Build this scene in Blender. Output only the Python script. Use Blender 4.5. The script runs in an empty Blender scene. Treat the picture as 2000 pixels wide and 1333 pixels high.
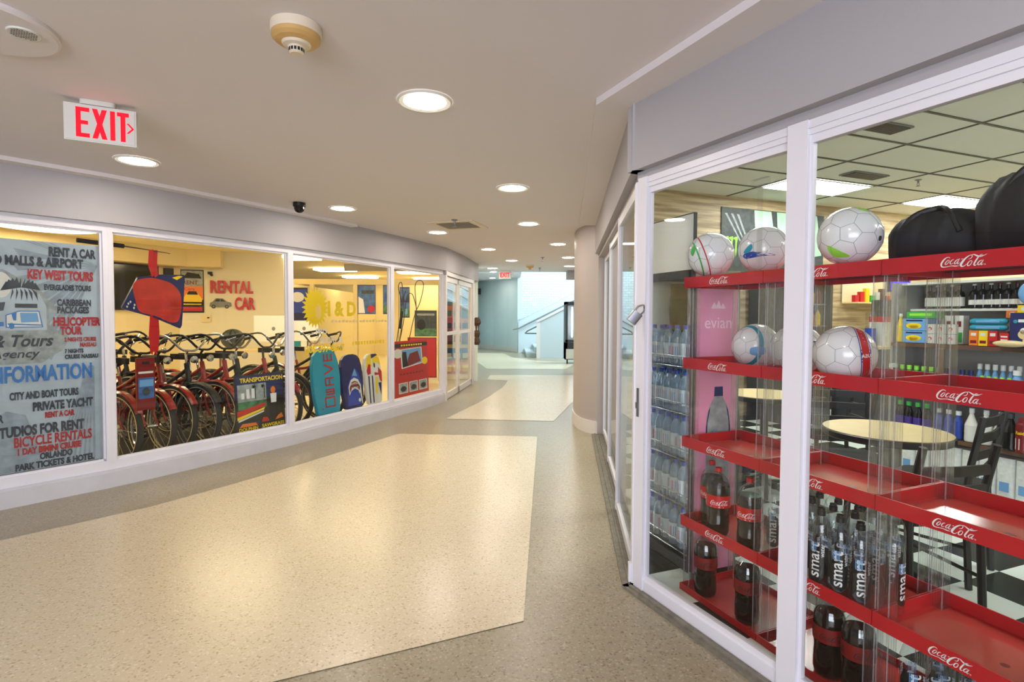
import bpy, math, random
from mathutils import Vector, Matrix
random.seed(7)
SC = bpy.context.scene
COL = SC.collection
# ---------------------------------------------------------------- camera
CAMH = 1.35
F_PX = 1040.0
cam_d = bpy.data.cameras.new('camera'); cam = bpy.data.objects.new('camera', cam_d); COL.objects.link(cam)
cam_d.sensor_width = 36; cam_d.lens = 36 * F_PX / 2000; cam_d.clip_start = 0.02; cam_d.clip_end = 200
pit, rol = math.atan((653 - 617) / F_PX), math.atan(0.0045)
fw = Vector((0, math.cos(pit), -math.sin(pit))); r0 = Vector((1, 0, 0)); u0 = r0.cross(fw)
r1 = r0 * math.cos(rol) + u0 * math.sin(rol); u1 = u0 * math.cos(rol) - r0 * math.sin(rol)
M = Matrix((r1, u1, -fw)).transposed().to_4x4(); M.translation = (0, 0, CAMH)
cam.matrix_world = M
cam_d.shift_y = -(666.5 - 653) / 2000
SC.camera = cam
# ---------------------------------------------------------------- world, exposure
w = bpy.data.worlds.new('world'); SC.world = w; w.use_nodes = True
w.node_tree.nodes['Background'].inputs[0].default_value = (0.72, 0.80, 1.0, 1)
w.node_tree.nodes['Background'].inputs[1].default_value = 0.25
SC.view_settings.view_transform = 'Standard'; SC.view_settings.look = 'None'
SC.view_settings.exposure = 0.0; SC.view_settings.gamma = 1.0; SC.view_settings.use_curve_mapping = False
SC.cycles.max_bounces = 7; SC.cycles.diffuse_bounces = 4; SC.cycles.glossy_bounces = 4
SC.cycles.transmission_bounces = 4; SC.cycles.transparent_max_bounces = 40
SC.cycles.caustics_reflective = False; SC.cycles.caustics_refractive = False
SC.cycles.sample_clamp_indirect = 6.0
SC.cycles.use_denoising = True

def area(name, loc, aim, sx, sy, power, col):
    l = bpy.data.lights.new(name, 'AREA'); l.shape = 'RECTANGLE'; l.size = sx; l.size_y = sy; l.energy = power; l.color = col
    o = bpy.data.objects.new(name, l); COL.objects.link(o); o.location = loc
    o.rotation_euler = (Vector(aim) - Vector(loc)).to_track_quat('-Z', 'Y').to_euler(); return o
# daylight of the stairwell skylight; unseen cool fill lamp added behind the camera
area('skylight_daylight', (4.3, 15.6, 5.3), (-.5, 20.2, 1.1), 3.4, 3.4, 800, (0.80, 0.95, 1.0))
area('rear_fill', (-1.0, -4.2, 1.5), (-0.4, 3, 1.6), 4.0, 2.2, 330, (0.85, 0.86, 1.0))

# ---------------------------------------------------------------- helpers
def lin(c):
    return tuple(((x / 255) / 12.92 if x / 255 <= .04045 else ((x / 255 + .055) / 1.055) ** 2.4) for x in c)
MATS = {}
def mat(name, rgb, rough=.5, metal=0., noise=0., nscale=8., bump=0., bscale=60., emit=0., coat=0., spec=.5):
    if name in MATS: return MATS[name]
    m = bpy.data.materials.new(name); m.use_nodes = True; N = m.node_tree.nodes; L = m.node_tree.links
    p = N['Principled BSDF']; c = lin(rgb)
    p.inputs['Base Color'].default_value = (*c, 1); p.inputs['Roughness'].default_value = rough; p.inputs['Metallic'].default_value = metal
    p.inputs['Specular IOR Level'].default_value = spec; p.inputs['Coat Weight'].default_value = coat
    if noise or bump:
        tc = N.new('ShaderNodeTexCoord')
    if noise:
        n = N.new('ShaderNodeTexNoise'); n.inputs['Scale'].default_value = nscale; n.inputs['Detail'].default_value = 4
        L.new(tc.outputs['Object'], n.inputs['Vector'])
        r = N.new('ShaderNodeValToRGB'); r.color_ramp.elements[0].position = .3; r.color_ramp.elements[1].position = .7
        r.color_ramp.elements[0].color = (*[x * (1 - noise) for x in c], 1); r.color_ramp.elements[1].color = (*[min(1, x * (1 + noise)) for x in c], 1)
        L.new(n.outputs['Fac'], r.inputs['Fac']); L.new(r.outputs['Color'], p.inputs['Base Color'])
    if bump:
        n2 = N.new('ShaderNodeTexNoise'); n2.inputs['Scale'].default_value = bscale; L.new(tc.outputs['Object'], n2.inputs['Vector'])
        b = N.new('ShaderNodeBump'); b.inputs['Strength'].default_value = bump; b.inputs['Distance'].default_value = .004
        L.new(n2.outputs['Fac'], b.inputs['Height']); L.new(b.outputs['Normal'], p.inputs['Normal'])
    if emit:
        p.inputs['Emission Color'].default_value = (*c, 1); p.inputs['Emission Strength'].default_value = emit
    MATS[name] = m; return m
def glass_mat(name, tint, f0=.04, fmax=1.0, rough=0.0, haze=0.0, hcol=(200, 205, 200)):
    m = bpy.data.materials.new(name); m.use_nodes = True; N = m.node_tree.nodes; L = m.node_tree.links
    N.clear(); out = N.new('ShaderNodeOutputMaterial'); t = N.new('ShaderNodeBsdfTransparent'); g = N.new('ShaderNodeBsdfGlossy')
    t.inputs['Color'].default_value = (*tint, 1); g.inputs['Roughness'].default_value = rough
    lw = N.new('ShaderNodeLayerWeight'); lw.inputs['Blend'].default_value = .5
    pw = N.new('ShaderNodeMath'); pw.operation = 'POWER'; pw.inputs[1].default_value = 5; L.new(lw.outputs['Facing'], pw.inputs[0])
    mu = N.new('ShaderNodeMath'); mu.operation = 'MULTIPLY_ADD'; mu.inputs[1].default_value = fmax - f0; mu.inputs[2].default_value = f0
    L.new(pw.outputs[0], mu.inputs[0]); mx = N.new('ShaderNodeMixShader'); L.new(mu.outputs[0], mx.inputs['Fac'])
    src = t.outputs[0]
    if haze:
        d = N.new('ShaderNodeBsdfDiffuse'); d.inputs['Color'].default_value = (*lin(hcol), 1); hm = N.new('ShaderNodeMixShader'); hm.inputs['Fac'].default_value = haze
        L.new(t.outputs[0], hm.inputs[1]); L.new(d.outputs[0], hm.inputs[2]); src = hm.outputs[0]
    L.new(src, mx.inputs[1]); L.new(g.outputs[0], mx.inputs[2]); L.new(mx.outputs[0], out.inputs['Surface'])
    MATS[name] = m; return m
def emis(name, rgb, s):
    m = bpy.data.materials.new(name); m.use_nodes = True; N = m.node_tree.nodes; L = m.node_tree.links; N.clear()
    o = N.new('ShaderNodeOutputMaterial'); e = N.new('ShaderNodeEmission'); e.inputs[0].default_value = (*lin(rgb), 1); e.inputs[1].default_value = s
    L.new(e.outputs[0], o.inputs['Surface']); MATS[name] = m; return m

class MB:
    """collects geometry for ONE mesh object"""
    def __init__(s): s.v = []; s.f = []; s.m = []; s.s = []; s.T = Matrix()
    def add(s, vs, fs, mi=0, sm=False):
        o = len(s.v); s.v += [tuple(s.T @ Vector(p)) for p in vs]
        for f in fs: s.f.append([o + i for i in f]); s.m.append(mi); s.s.append(sm)
        return s
    def box(s, x0, x1, y0, y1, z0, z1, mi=0):
        v = [(x0,y0,z0),(x1,y0,z0),(x1,y1,z0),(x0,y1,z0),(x0,y0,z1),(x1,y0,z1),(x1,y1,z1),(x0,y1,z1)]
        return s.add(v, [(0,3,2,1),(4,5,6,7),(0,1,5,4),(1,2,6,5),(2,3,7,6),(3,0,4,7)], mi)
    def rbox(s, x0, x1, y0, y1, z0, z1, r, mi=0, n=4):
        "box with rounded vertical edges"
        P = []
        for cx, cy, a in ((x1-r,y1-r,0),(x0+r,y1-r,90),(x0+r,y0+r,180),(x1-r,y0+r,270)):
            for k in range(n + 1):
                t = math.radians(a + 90 * k / n); P.append((cx + r * math.cos(t), cy + r * math.sin(t)))
        return s.prism(P, z0, z1, mi, sm=True)
    def prism(s, P, z0, z1, mi=0, sm=False, top=None):
        n = len(P); v = [(x, y, z0) for x, y in P] + [(x, y, z1) for x, y in P]
        s.add(v, [(i, (i + 1) % n, n + (i + 1) % n, n + i) for i in range(n)], mi, sm)
        s.add(v, [tuple(range(n - 1, -1, -1)), tuple(range(n, 2 * n))], mi if top is None else top); return s
    def poly(s, vs, mi=0): return s.add(vs, [tuple(range(len(vs)))], mi)
    def slab(s, P, f0, f1, mi=0, side=None):
        "extrude 2-D outline P between mappings f0 and f1"
        n = len(P); v = [f0(*p) for p in P] + [f1(*p) for p in P]
        s.add(v, [tuple(range(n - 1, -1, -1)), tuple(range(n, 2 * n))], mi)
        return s.add(v, [(i, (i + 1) % n, n + (i + 1) % n, n + i) for i in range(n)], mi if side is None else side)
    def lathe(s, prof, n=20, mi=0, c=(0, 0, 0), ax=None, caps=True, mis=None):
        R = Matrix() if ax is None else Vector((0, 0, 1)).rotation_difference(Vector(ax)).to_matrix().to_4x4()
        R.translation = c; vs = []
        for r, z in prof:
            for k in range(n): vs.append(tuple(R @ Vector((r * math.cos(2*math.pi*k/n), r * math.sin(2*math.pi*k/n), z))))
        for i in range(len(prof) - 1):
            s.add(vs[i*n:(i+2)*n], [(k, (k+1)%n, n+(k+1)%n, n+k) for k in range(n)], mis[i] if mis else mi, True)
        if caps:
            if prof[0][0] > 1e-5: s.add(vs[:n], [tuple(range(n-1,-1,-1))], mis[0] if mis else mi)
            if prof[-1][0] > 1e-5: s.add(vs[-n:], [tuple(range(n))], mis[-1] if mis else mi)
        return s
    def cyl(s, p0, p1, r0, r1=None, n=12, mi=0):
        p0, p1 = Vector(p0), Vector(p1); return s.lathe([(r0, 0), (r0 if r1 is None else r1, (p1-p0).length)], n, mi, p0, p1-p0)
    def tube(s, pts, r, n=8, mi=0, closed=False, sub=0):
        P = [Vector(p) for p in pts]
        if sub: P = smooth_path(P, sub, closed)
        N = len(P); rings = []; up = Vector((0, 0, 1)); prev = None
        for i in range(N):
            a = P[i-1] if (i or closed) else P[i]; b = P[(i+1) % N] if (i < N-1 or closed) else P[i]
            t = (b - a).normalized()
            if prev is None: x = t.orthogonal().normalized()
            else: x = (prev - t * prev.dot(t)).normalized()
            prev = x; y = t.cross(x); rr = r[i] if isinstance(r, (list, tuple)) else r
            rings += [tuple(P[i] + (x * math.cos(2*math.pi*k/n) + y * math.sin(2*math.pi*k/n)) * rr) for k in range(n)]
        fs = []
        for i in range(N if closed else N - 1):
            j = (i + 1) % N
            fs += [(i*n+k, i*n+(k+1)%n, j*n+(k+1)%n, j*n+k) for k in range(n)]
        s.add(rings, fs, mi, True)
        if not closed: s.add(rings[:n], [tuple(range(n-1,-1,-1))], mi); s.add(rings[-n:], [tuple(range(n))], mi)
        return s
    def sphere(s, c, r, n=24, m=14, mi=0, sc=(1,1,1)):
        vs = [(c[0], c[1], c[2]-r*sc[2])]
        for i in range(1, m):
            t = math.pi * i / m - math.pi / 2
            for k in range(n): vs.append((c[0]+r*sc[0]*math.cos(t)*math.cos(2*math.pi*k/n), c[1]+r*sc[1]*math.cos(t)*math.sin(2*math.pi*k/n), c[2]+r*sc[2]*math.sin(t)))
        vs.append((c[0], c[1], c[2]+r*sc[2])); T = len(vs)-1
        fs = [(0, 1+(k+1)%n, 1+k) for k in range(n)]
        for i in range(m-2): fs += [(1+i*n+k, 1+i*n+(k+1)%n, 1+(i+1)*n+(k+1)%n, 1+(i+1)*n+k) for k in range(n)]
        fs += [(T, 1+(m-2)*n+k, 1+(m-2)*n+(k+1)%n) for k in range(n)]
        return s.add(vs, fs, mi, True)
    def torus(s, c, R, r, ax=(0, 1, 0), n=36, k=10, mi=0):
        q = Vector((0,0,1)).rotation_difference(Vector(ax)).to_matrix()
        return s.tube([Vector(c) + q @ Vector((R*math.cos(2*math.pi*i/n), R*math.sin(2*math.pi*i/n), 0)) for i in range(n)], r, k, mi, True)
    def text(s, t, fn, size, mi=0, align='C', sx=1.0, bold=0.):
        "flat lettering; fn maps (x right, y up) to a point"
        vs, fs, wd, x0 = text_geo(t, bold); k = size
        off = {'L': -x0, 'C': -(x0 + wd/2), 'R': -(x0 + wd)}[align]
        return s.add([fn((x + off) * k * sx, y * k) for x, y in vs], fs, mi)
    def strokes(s, S, fn, mi=0):
        "brush strokes [(x,y,width),...] as ribbons"
        for st in S:
            P = smooth_path([Vector((a, b, w_)) for a, b, w_ in st], 4, False)
            vs = []
            for i in range(len(P)):
                a, b = P[max(i-1, 0)], P[min(i+1, len(P)-1)]; d = Vector((b.x-a.x, b.y-a.y)); d = d.normalized() if d.length > 1e-9 else Vector((1, 0))
                h = max(P[i].z, .002) / 2; vs += [fn(P[i].x - d.y*h, P[i].y + d.x*h), fn(P[i].x + d.y*h, P[i].y - d.x*h)]
            s.add(vs, [(2*i, 2*i+1, 2*i+3, 2*i+2) for i in range(len(P)-1)], mi)
        return s
    def build(s, name, mats, parent=None, loc=(0,0,0), rz=0.):
        me = bpy.data.meshes.new(name); me.from_pydata(s.v, [], s.f)
        for m in (mats if isinstance(mats, (list, tuple)) else [mats]): me.materials.append(MATS[m] if isinstance(m, str) else m)
        me.polygons.foreach_set('material_index', s.m); me.polygons.foreach_set('use_smooth', s.s)
        if any(s.s): me.set_sharp_from_angle(angle=math.radians(40))
        me.update(); o = bpy.data.objects.new(name, me); COL.objects.link(o)
        o.location = loc; o.rotation_euler = (0, 0, rz)
        if parent: o.parent = parent
        return o
def smooth_path(P, sub, closed):
    out = []; n = len(P)
    for i in range(n if closed else n - 1):
        g = lambda j: P[j % n] if closed else P[max(0, min(n-1, j))]
        a, b, c, d = g(i-1), g(i), g(i+1), g(i+2)
        for k in range(sub):
            t = k / sub; out.append(.5 * ((2*b) + (c-a)*t + (2*a-5*b+4*c-d)*t*t + (3*b-a-3*c+d)*t*t*t))
    if not closed: out.append(P[-1])
    return out
_TX = {}
def text_geo(t, bold):
    k = (t, bold)
    if k not in _TX:
        c = bpy.data.curves.new('lettering', 'FONT'); c.body = t; c.size = 1; c.offset = bold; c.resolution_u = 3
        o = bpy.data.objects.new('lettering', c); me = o.to_mesh()
        vs = [(v.co.x, v.co.y) for v in me.vertices]; fs = [tuple(p.vertices) for p in me.polygons]; o.to_mesh_clear()
        bpy.data.objects.remove(o); bpy.data.curves.remove(c)
        xs = [v[0] for v in vs] or [0]; _TX[k] = (vs, fs, max(xs) - min(xs), min(xs))
    return _TX[k]
def tag(o, label, cat, group=None, kind=None):
    o['label'] = label; o['category'] = cat
    if group: o['group'] = group
    if kind: o['kind'] = kind
    return o
def thing(name, label, cat, loc=(0,0,0), rz=0., group=None):
    o = bpy.data.objects.new(name, None); o.empty_display_size = .1; COL.objects.link(o); o.location = loc; o.rotation_euler = (0, 0, rz)
    return tag(o, label, cat, group)
def dup(root, loc, rz, label, group=None):
    r = root.copy(); COL.objects.link(r); r.location = loc; r.rotation_euler = (0, 0, rz); r['label'] = label
    if group: r['group'] = group
    def rec(a, b):
        for ch in list(a.children):
            c = ch.copy(); COL.objects.link(c); c.parent = b; rec(ch, c)
    rec(root, r); return r
def struct(name, mb, m, label, cat, parent=None):
    return tag(mb.build(name, m, parent), label, cat, kind='structure')
ORD = ['first', 'second', 'third', 'fourth', 'fifth', 'sixth', 'seventh', 'eighth', 'ninth', 'tenth', 'eleventh', 'twelfth']

# ---------------------------------------------------------------- materials
mat('ceiling_paint', (228, 223, 224), .75, bump=.08, bscale=25)
mat('wall_grey', (170, 168, 171), .6, bump=.1, bscale=90)
mat('frame_white', (226, 226, 233), .35, noise=.02, nscale=3)
mat('sill_white', (205, 205, 210), .5, noise=.05, nscale=6)
mat('track_grey', (120, 116, 104), .5, noise=.25, nscale=30)
mat('base_white', (222, 218, 214), .45)
mat('column_grey', (178, 170, 166), .5)
mat('shop_ceiling', (242, 232, 200), .8); mat('blue_wall', (200, 218, 220), .5, noise=.03, nscale=2)
mat('stair_blue', (192, 206, 212), .5)
mat('stair_tread', (176, 186, 180), .6)
mat('cream_wall', (232, 216, 172), .7)
mat('cream_frame', (235, 212, 150), .5)
mat('white_wall', (232, 226, 208), .65)
mat('dark_floor', (11, 12, 8), .8, noise=.3, nscale=40)
mat('black', (16, 16, 17), .45); mat('black_gloss', (9, 9, 10), .12); mat('black_matte', (20, 20, 21), .8)
mat('rubber', (26, 25, 25), .75, bump=.3, bscale=120)
mat('chrome', (205, 205, 208), .18, metal=1.); mat('steel', (140, 142, 145), .35, metal=1.)
mat('bike_red', (150, 14, 20), .2, coat=.6, spec=.6)
mat('red', (196, 22, 30), .35); mat('dark_red', (120, 10, 14), .4); mat('rack_red', (190, 22, 34), .32, noise=.04, nscale=14)
mat('label_red', (200, 20, 24), .35); mat('zero_red', (120, 16, 16), .4)
mat('white', (236, 236, 236), .4); mat('offwhite', (222, 222, 214), .55); mat('grey', (128, 130, 132), .5); mat('dark_grey', (58, 60, 62), .5)
mat('blue', (34, 70, 170), .4); mat('navy', (22, 32, 92), .4); mat('teal', (30, 150, 178), .4); mat('sky_blue', (110, 165, 215), .4)
mat('yellow', (244, 208, 8), .45); mat('orange', (232, 120, 24), .45); mat('green', (60, 170, 70), .4); mat('lime', (150, 226, 70), .4); mat('purple', (70, 44, 140), .4)
mat('pink', (226, 150, 184), .35); mat('pink_text', (240, 205, 222), .4); mat('brown', (96, 66, 46), .6, noise=.2, nscale=20); mat('skin_tan', (180, 130, 90), .6)
mat('table_cream', (226, 204, 150), .35, noise=.05, nscale=12)
mat('banner_grey', (176, 190, 202), .35, noise=.12, nscale=7); mat('banner_dark', (146, 160, 173), .35, noise=.25, nscale=14); mat('text_dark', (52, 60, 72), .5); mat('text_red', (176, 32, 40), .5); mat('text_blue', (52, 120, 196), .5)
mat('smoke_cream', (226, 214, 190), .5); mat('smoke_amber', (206, 168, 104), .5, noise=.12, nscale=9)
mat('ball_white', (232, 232, 234), .22, coat=.5); mat('bag_black', (22, 22, 24), .7, bump=.25, bscale=14)
mat('film', (186, 64, 58), .14)
mat('liquid_cola', (24, 10, 8), .08, spec=.6)
mat('photo_dark', (52, 60, 60), .5, noise=.6, nscale=16); mat('photo_green', (70, 120, 80), .5, noise=.6, nscale=14); mat('photo_blue', (60, 100, 160), .4, noise=.5, nscale=10); mat('photo_sun', (220, 140, 60), .5, noise=.4, nscale=12)
mat('photo_grey', (150, 158, 160), .5, noise=.35, nscale=18)
mat('hide_brown', (78, 62, 46), .8, noise=.4, nscale=30)
mat('tissue', (225, 228, 224), .6, noise=.12, nscale=30)
glass_mat('window_glass', (.955, .97, .96), .022); glass_mat('acrylic', (.965, .965, .96), .085, 1.0, .06, .012, (235, 235, 240))
glass_mat('acrylic_glint', (.95, .95, .95), .12, 1.0, .08, .22, (235, 235, 242)); glass_mat('bottle_clear', (.90, .93, .95), .08, .8, .03); glass_mat('bottle_blue', (.80, .90, .97), .07, .8, .05, .30, (226, 236, 246)); mat('kite_red', (190, 46, 36), .35, noise=.25, nscale=9)
glass_mat('fridge_glass', (.80, .83, .84), .05)
emis('lamp_warm', (255, 241, 226), 98.0); emis('panel_cool', (250, 253, 250), 28.0); emis('panel_warm', (255, 232, 184), 19.0)
emis('exit_red', (255, 34, 50), 1.5); emis('fridge_led', (235, 245, 255), 20.0); mat('shop_tile', (214, 198, 160), .4, noise=.05); mat('photo_mint', (176, 226, 190), .4, noise=.2, nscale=6); mat('panel_grey', (172, 172, 166), .6); emis('led_purple', (110, 90, 255), 2.0); emis('screen_glow', (255, 190, 90), 1.2)

def floor_mat():
    m = mat('floor_terrazzo', (188, 178, 152), .3); return m
def terrazzo(name, base, dark, lightc, rough):
    m = mat(name, base, rough); N = m.node_tree.nodes; L = m.node_tree.links; p = N['Principled BSDF']
    tc = N.new('ShaderNodeTexCoord'); v = N.new('ShaderNodeTexVoronoi'); v.inputs['Scale'].default_value = 130; L.new(tc.outputs['Object'], v.inputs['Vector'])
    r = N.new('ShaderNodeValToRGB'); e = r.color_ramp.elements; e[0].position = 0; e[0].color = (*lin(dark), 1); e[1].position = .16; e[1].color = (*lin(base), 1)
    e2 = e.new(.84); e2.color = (*lin(base), 1); e3 = e.new(1.); e3.color = (*lin(lightc), 1)
    sp = N.new('ShaderNodeSeparateColor'); L.new(v.outputs['Color'], sp.inputs[0]); L.new(sp.outputs[0], r.inputs['Fac'])
    n = N.new('ShaderNodeTexNoise'); n.inputs['Scale'].default_value = 1.1; n.inputs['Detail'].default_value = 2; L.new(tc.outputs['Object'], n.inputs['Vector'])
    mx = N.new('ShaderNodeMixRGB'); mx.blend_type = 'MULTIPLY'; mx.inputs['Fac'].default_value = .25; L.new(r.outputs['Color'], mx.inputs[1])
    r2 = N.new('ShaderNodeValToRGB'); r2.color_ramp.elements[0].position = .15; r2.color_ramp.elements[0].color = (.86, .85, .82, 1); r2.color_ramp.elements[1].position = .85
    mx.inputs[2].default_value = (.95, .95, .95, 1); L.new(mx.outputs[0], p.inputs['Base Color'])
    return m
terrazzo('terrazzo_taupe', (156, 147, 124), (120, 110, 88), (178, 170, 150), .3)
terrazzo('terrazzo_light', (212, 199, 170), (182, 166, 134), (226, 215, 190), .27)
def checker_mat():
    m = mat('checker_tile', (30, 34, 32), .25); N = m.node_tree.nodes; L = m.node_tree.links; p = N['Principled BSDF']
    tc = N.new('ShaderNodeTexCoord'); ck = N.new('ShaderNodeTexChecker'); ck.inputs['Scale'].default_value = 1 / .305
    mp = N.new('ShaderNodeMapping'); mp.inputs['Location'].default_value = (-.05, -.17, .1); L.new(tc.outputs['Object'], mp.inputs[0]); L.new(mp.outputs[0], ck.inputs['Vector'])
    ck.inputs['Color1'].default_value = (*lin((222, 232, 224)), 1); ck.inputs['Color2'].default_value = (*lin((38, 44, 40)), 1); L.new(ck.outputs['Color'], p.inputs['Base Color'])
checker_mat()
def brick_mat():
    m = mat('white_brick', (224, 232, 232), .7); N = m.node_tree.nodes; L = m.node_tree.links; p = N['Principled BSDF']
    tc = N.new('ShaderNodeTexCoord'); mp = N.new('ShaderNodeMapping'); mp.inputs['Rotation'].default_value = (math.radians(90), 0, 0)
    b = N.new('ShaderNodeTexBrick'); b.inputs['Scale'].default_value = 2.6; b.inputs['Mortar Size'].default_value = .02
    b.inputs['Color1'].default_value = (*lin((232, 240, 240)), 1); b.inputs['Color2'].default_value = (*lin((214, 226, 228)), 1); b.inputs['Mortar'].default_value = (*lin((176, 196, 202)), 1)
    L.new(tc.outputs['Object'], mp.inputs[0]); L.new(mp.outputs[0], b.inputs['Vector']); L.new(b.outputs['Color'], p.inputs['Base Color'])
brick_mat()
def wood_mat():
    m = mat('wood_panel', (190, 168, 132), .5); N = m.node_tree.nodes; L = m.node_tree.links; p = N['Principled BSDF']
    tc = N.new('ShaderNodeTexCoord'); mp = N.new('ShaderNodeMapping'); mp.inputs['Scale'].default_value = (.5, .5, 7); n = N.new('ShaderNodeTexNoise'); n.inputs['Scale'].default_value = 3; n.inputs['Detail'].default_value = 6
    L.new(tc.outputs['Object'], mp.inputs[0]); L.new(mp.outputs[0], n.inputs['Vector']); r = N.new('ShaderNodeValToRGB')
    r.color_ramp.elements[0].color = (*lin((150, 126, 94)), 1); r.color_ramp.elements[0].position = .35; r.color_ramp.elements[1].color = (*lin((214, 192, 152)), 1); r.color_ramp.elements[1].position = .65
    L.new(n.outputs['Fac'], r.inputs['Fac']); L.new(r.outputs['Color'], p.inputs['Base Color'])
wood_mat()
# ================================================================ SETTING: corridor
def frame2(p0, p1, side=1):
    "local frame: u along p0->p1, d into the shop, z up"
    a, b = Vector((*p0, 0)), Vector((*p1, 0)); U = (b - a).normalized(); Nn = Vector((-U.y, U.x, 0)) * side
    T = Matrix((U, Nn, Vector((0, 0, 1)))).transposed().to_4x4(); T.translation = a
    return T, (b - a).length
def offs(P, d):
    out = []
    for i, p in enumerate(P):
        a = P[max(i-1, 0)]; b = P[min(i+1, len(P)-1)]; t = (Vector(b) - Vector(a)).normalized(); out.append((p[0] - t.y*d, p[1] + t.x*d))
    return out
def strip(mb, P, d0, d1, z0, z1, mi=0):
    "wall band along the polyline P between offsets d0,d1 (left of travel)"
    A, B = offs(P, d0), offs(P, d1); return mb.prism(A + B[::-1], z0, z1, mi)
ZC = 2.40
# left storefront: points along the foot of the kerb
LW = [(-4.5, 2.36), (-3.095, 4.107), (-2.253, 5.485), (-1.55, 7.03), (-1.037, 8.29), (-.755, 10.5)]
LCURVE = [(-4.5, 2.36), (-3.5, 3.6), (-3.119, 4.069), (-2.95, 4.32), (-2.66, 4.8), (-2.253, 5.485), (-1.89, 6.25), (-1.55, 7.03), (-1.28, 7.64), (-1.037, 8.29), (-.87, 9.3), (-.755, 10.5), (-.70, 10.9)]
A0 = (.615, 2.606); SU = (.44, -.898); DEND = (.971, 6.006)
def sp(u): return (A0[0] + SU[0]*u, A0[1] + SU[1]*u)

fl = MB(); fl.poly([(-9, -5, 0), (6, -5, 0), (6, 23, 0), (-9, 23, 0)], 0)
def inlay(P): fl.poly([(x, y, .003) for x, y in P], 1)
inlay([(.286, 5.893), (.057, 2.305), (-1.03, 1.84), (-1.9, 1.2), (-3.2, .3), (-4.6, .3), (-3.75, 2.15), (-3.02, 3.12), (-2.52, 3.68), (-2.2, 4.2), (-1.85, 4.85), (-1.276, 6.01)])
inlay([(.537, 6.768), (.98, 8.395), (1.12, 9.6), (1.408, 12.1), (-.486, 12.011), (-.525, 11.204), (-.084, 10.988), (-.13, 10.3), (-.203, 9.786), (-.36, 8.9), (-.529, 8.133), (-.856, 6.899)])
inlay([(1.353, 13.439), (-.635, 13.449), (-.80, 14.3), (-1.05, 15.618), (-1.42, 19.2), (-.3, 19.0), (.0, 17.2), (.75, 15.9), (1.9, 15.4)])
struct('floor', fl, ['terrazzo_taupe', 'terrazzo_light'], 'polished two-tone terrazzo corridor floor with pale inlaid panels', 'floor')

ce = MB(); P = [(-6.6, -5), (-6.6, -.3)] + [(x - .02, y) for x, y in LCURVE] + [(-1.5, 11.7), (-2.6, 12.7), (1.66, 12.7), (1.27, 7.1), (1.03, 6.0), (A0[0] + .03, A0[1]), sp(3.4), (2.5, -5)]
ce.prism(P[::-1], ZC, ZC + .06)
struct('ceiling', ce, 'ceiling_paint', 'plain pale plaster corridor ceiling with recessed lights', 'ceiling')
tr = MB(); strip(tr, LCURVE[:7], -.11, .0, ZC - .03, ZC - .001)
struct('trim_1', tr, 'ceiling_paint', 'thin plaster step along the left edge of the corridor ceiling', 'ceiling trim')
RS = [sp(3.4), sp(0), (.80, 4.6), (.95, 6.0)]
tr = MB(); A = offs(RS, 0); tr.prism([sp(3.4), (A0[0] + .03, A0[1]), (.97, 6.0), (.74, 6.0), (.565, 4.2), (.40, 2.60), (A0[0] + SU[0]*3.4 - .26, A0[1] + SU[1]*3.4 - .12)][::-1], ZC - .035, ZC - .001)
struct('trim_2', tr, 'ceiling_paint', 'dropped plaster soffit along the right edge of the corridor ceiling', 'ceiling trim')

wl = MB(); strip(wl, LCURVE, -.012, .12, 2.045, ZC, 0)
T, ln = frame2((-6.6, -.3), (-4.5, 2.36)); wl.T = T; wl.box(0, ln, 0, .12, 0, ZC); wl.T = Matrix()
struct('wall_left', wl, 'wall_grey', 'curved grey plaster band above the left shop windows', 'wall')
kb = MB(); strip(kb, LCURVE[:10], 0, .16, 0, .118, 0); strip(kb, LCURVE[:10], .015, .16, .118, .135, 0)
struct('baseboard_left', kb, 'sill_white', 'white painted kerb under the left shop windows', 'baseboard')

def window(name, p0, p1, z0, z1, zr0, zr1, pw, label, d0=.035, d1=.095, ends=(1, 1)):
    T, ln = frame2(p0, p1); m = MB(); m.T = T
    m.box(0, ln, d0, d1, z0, zr0); m.box(0, ln, d0, d1, zr1, z1)
    m.box(.008, ln - .008, d0 + .018, d1 - .018, zr0, zr0 + .016); m.box(.008, ln - .008, d0 + .018, d1 - .018, zr1 - .016, zr1)
    a = pw if ends[0] else .004; b = pw if ends[1] else .004
    m.box(.002, a, d0 - .006, d1, zr0, zr1); m.box(ln - b, ln - .002, d0 - .006, d1, zr0, zr1)
    m.box(a, a + .014, d0 + .018, d1 - .018, zr0, zr1); m.box(ln - b - .014, ln - b, d0 + .018, d1 - .018, zr0, zr1)
    o = struct(name, m, 'frame_white', label, 'window')
    g = MB(); g.T = T; dm = (d0 + d1) / 2; g.box(a, ln - b, dm - .003, dm + .003, zr0, zr1)
    g.build('pane', 'window_glass', o); return o, T, ln
window('window_1', LW[0], LW[1], .135, 2.045, .205, 1.985, .035, 'white framed shop window holding the large tours banner')
window('window_2', LW[1], LW[2], .135, 2.045, .205, 1.985, .035, 'white framed shop window in front of the row of bicycles')
window('window_3', LW[2], LW[3], .135, 2.045, .205, 1.985, .035, 'white framed shop window with yellow sun lettering and bodyboards')
window('window_4', LW[3], LW[4], .135, 2.045, .195, 1.985, .035, 'narrow white framed shop window with the leaning red poster')
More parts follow.
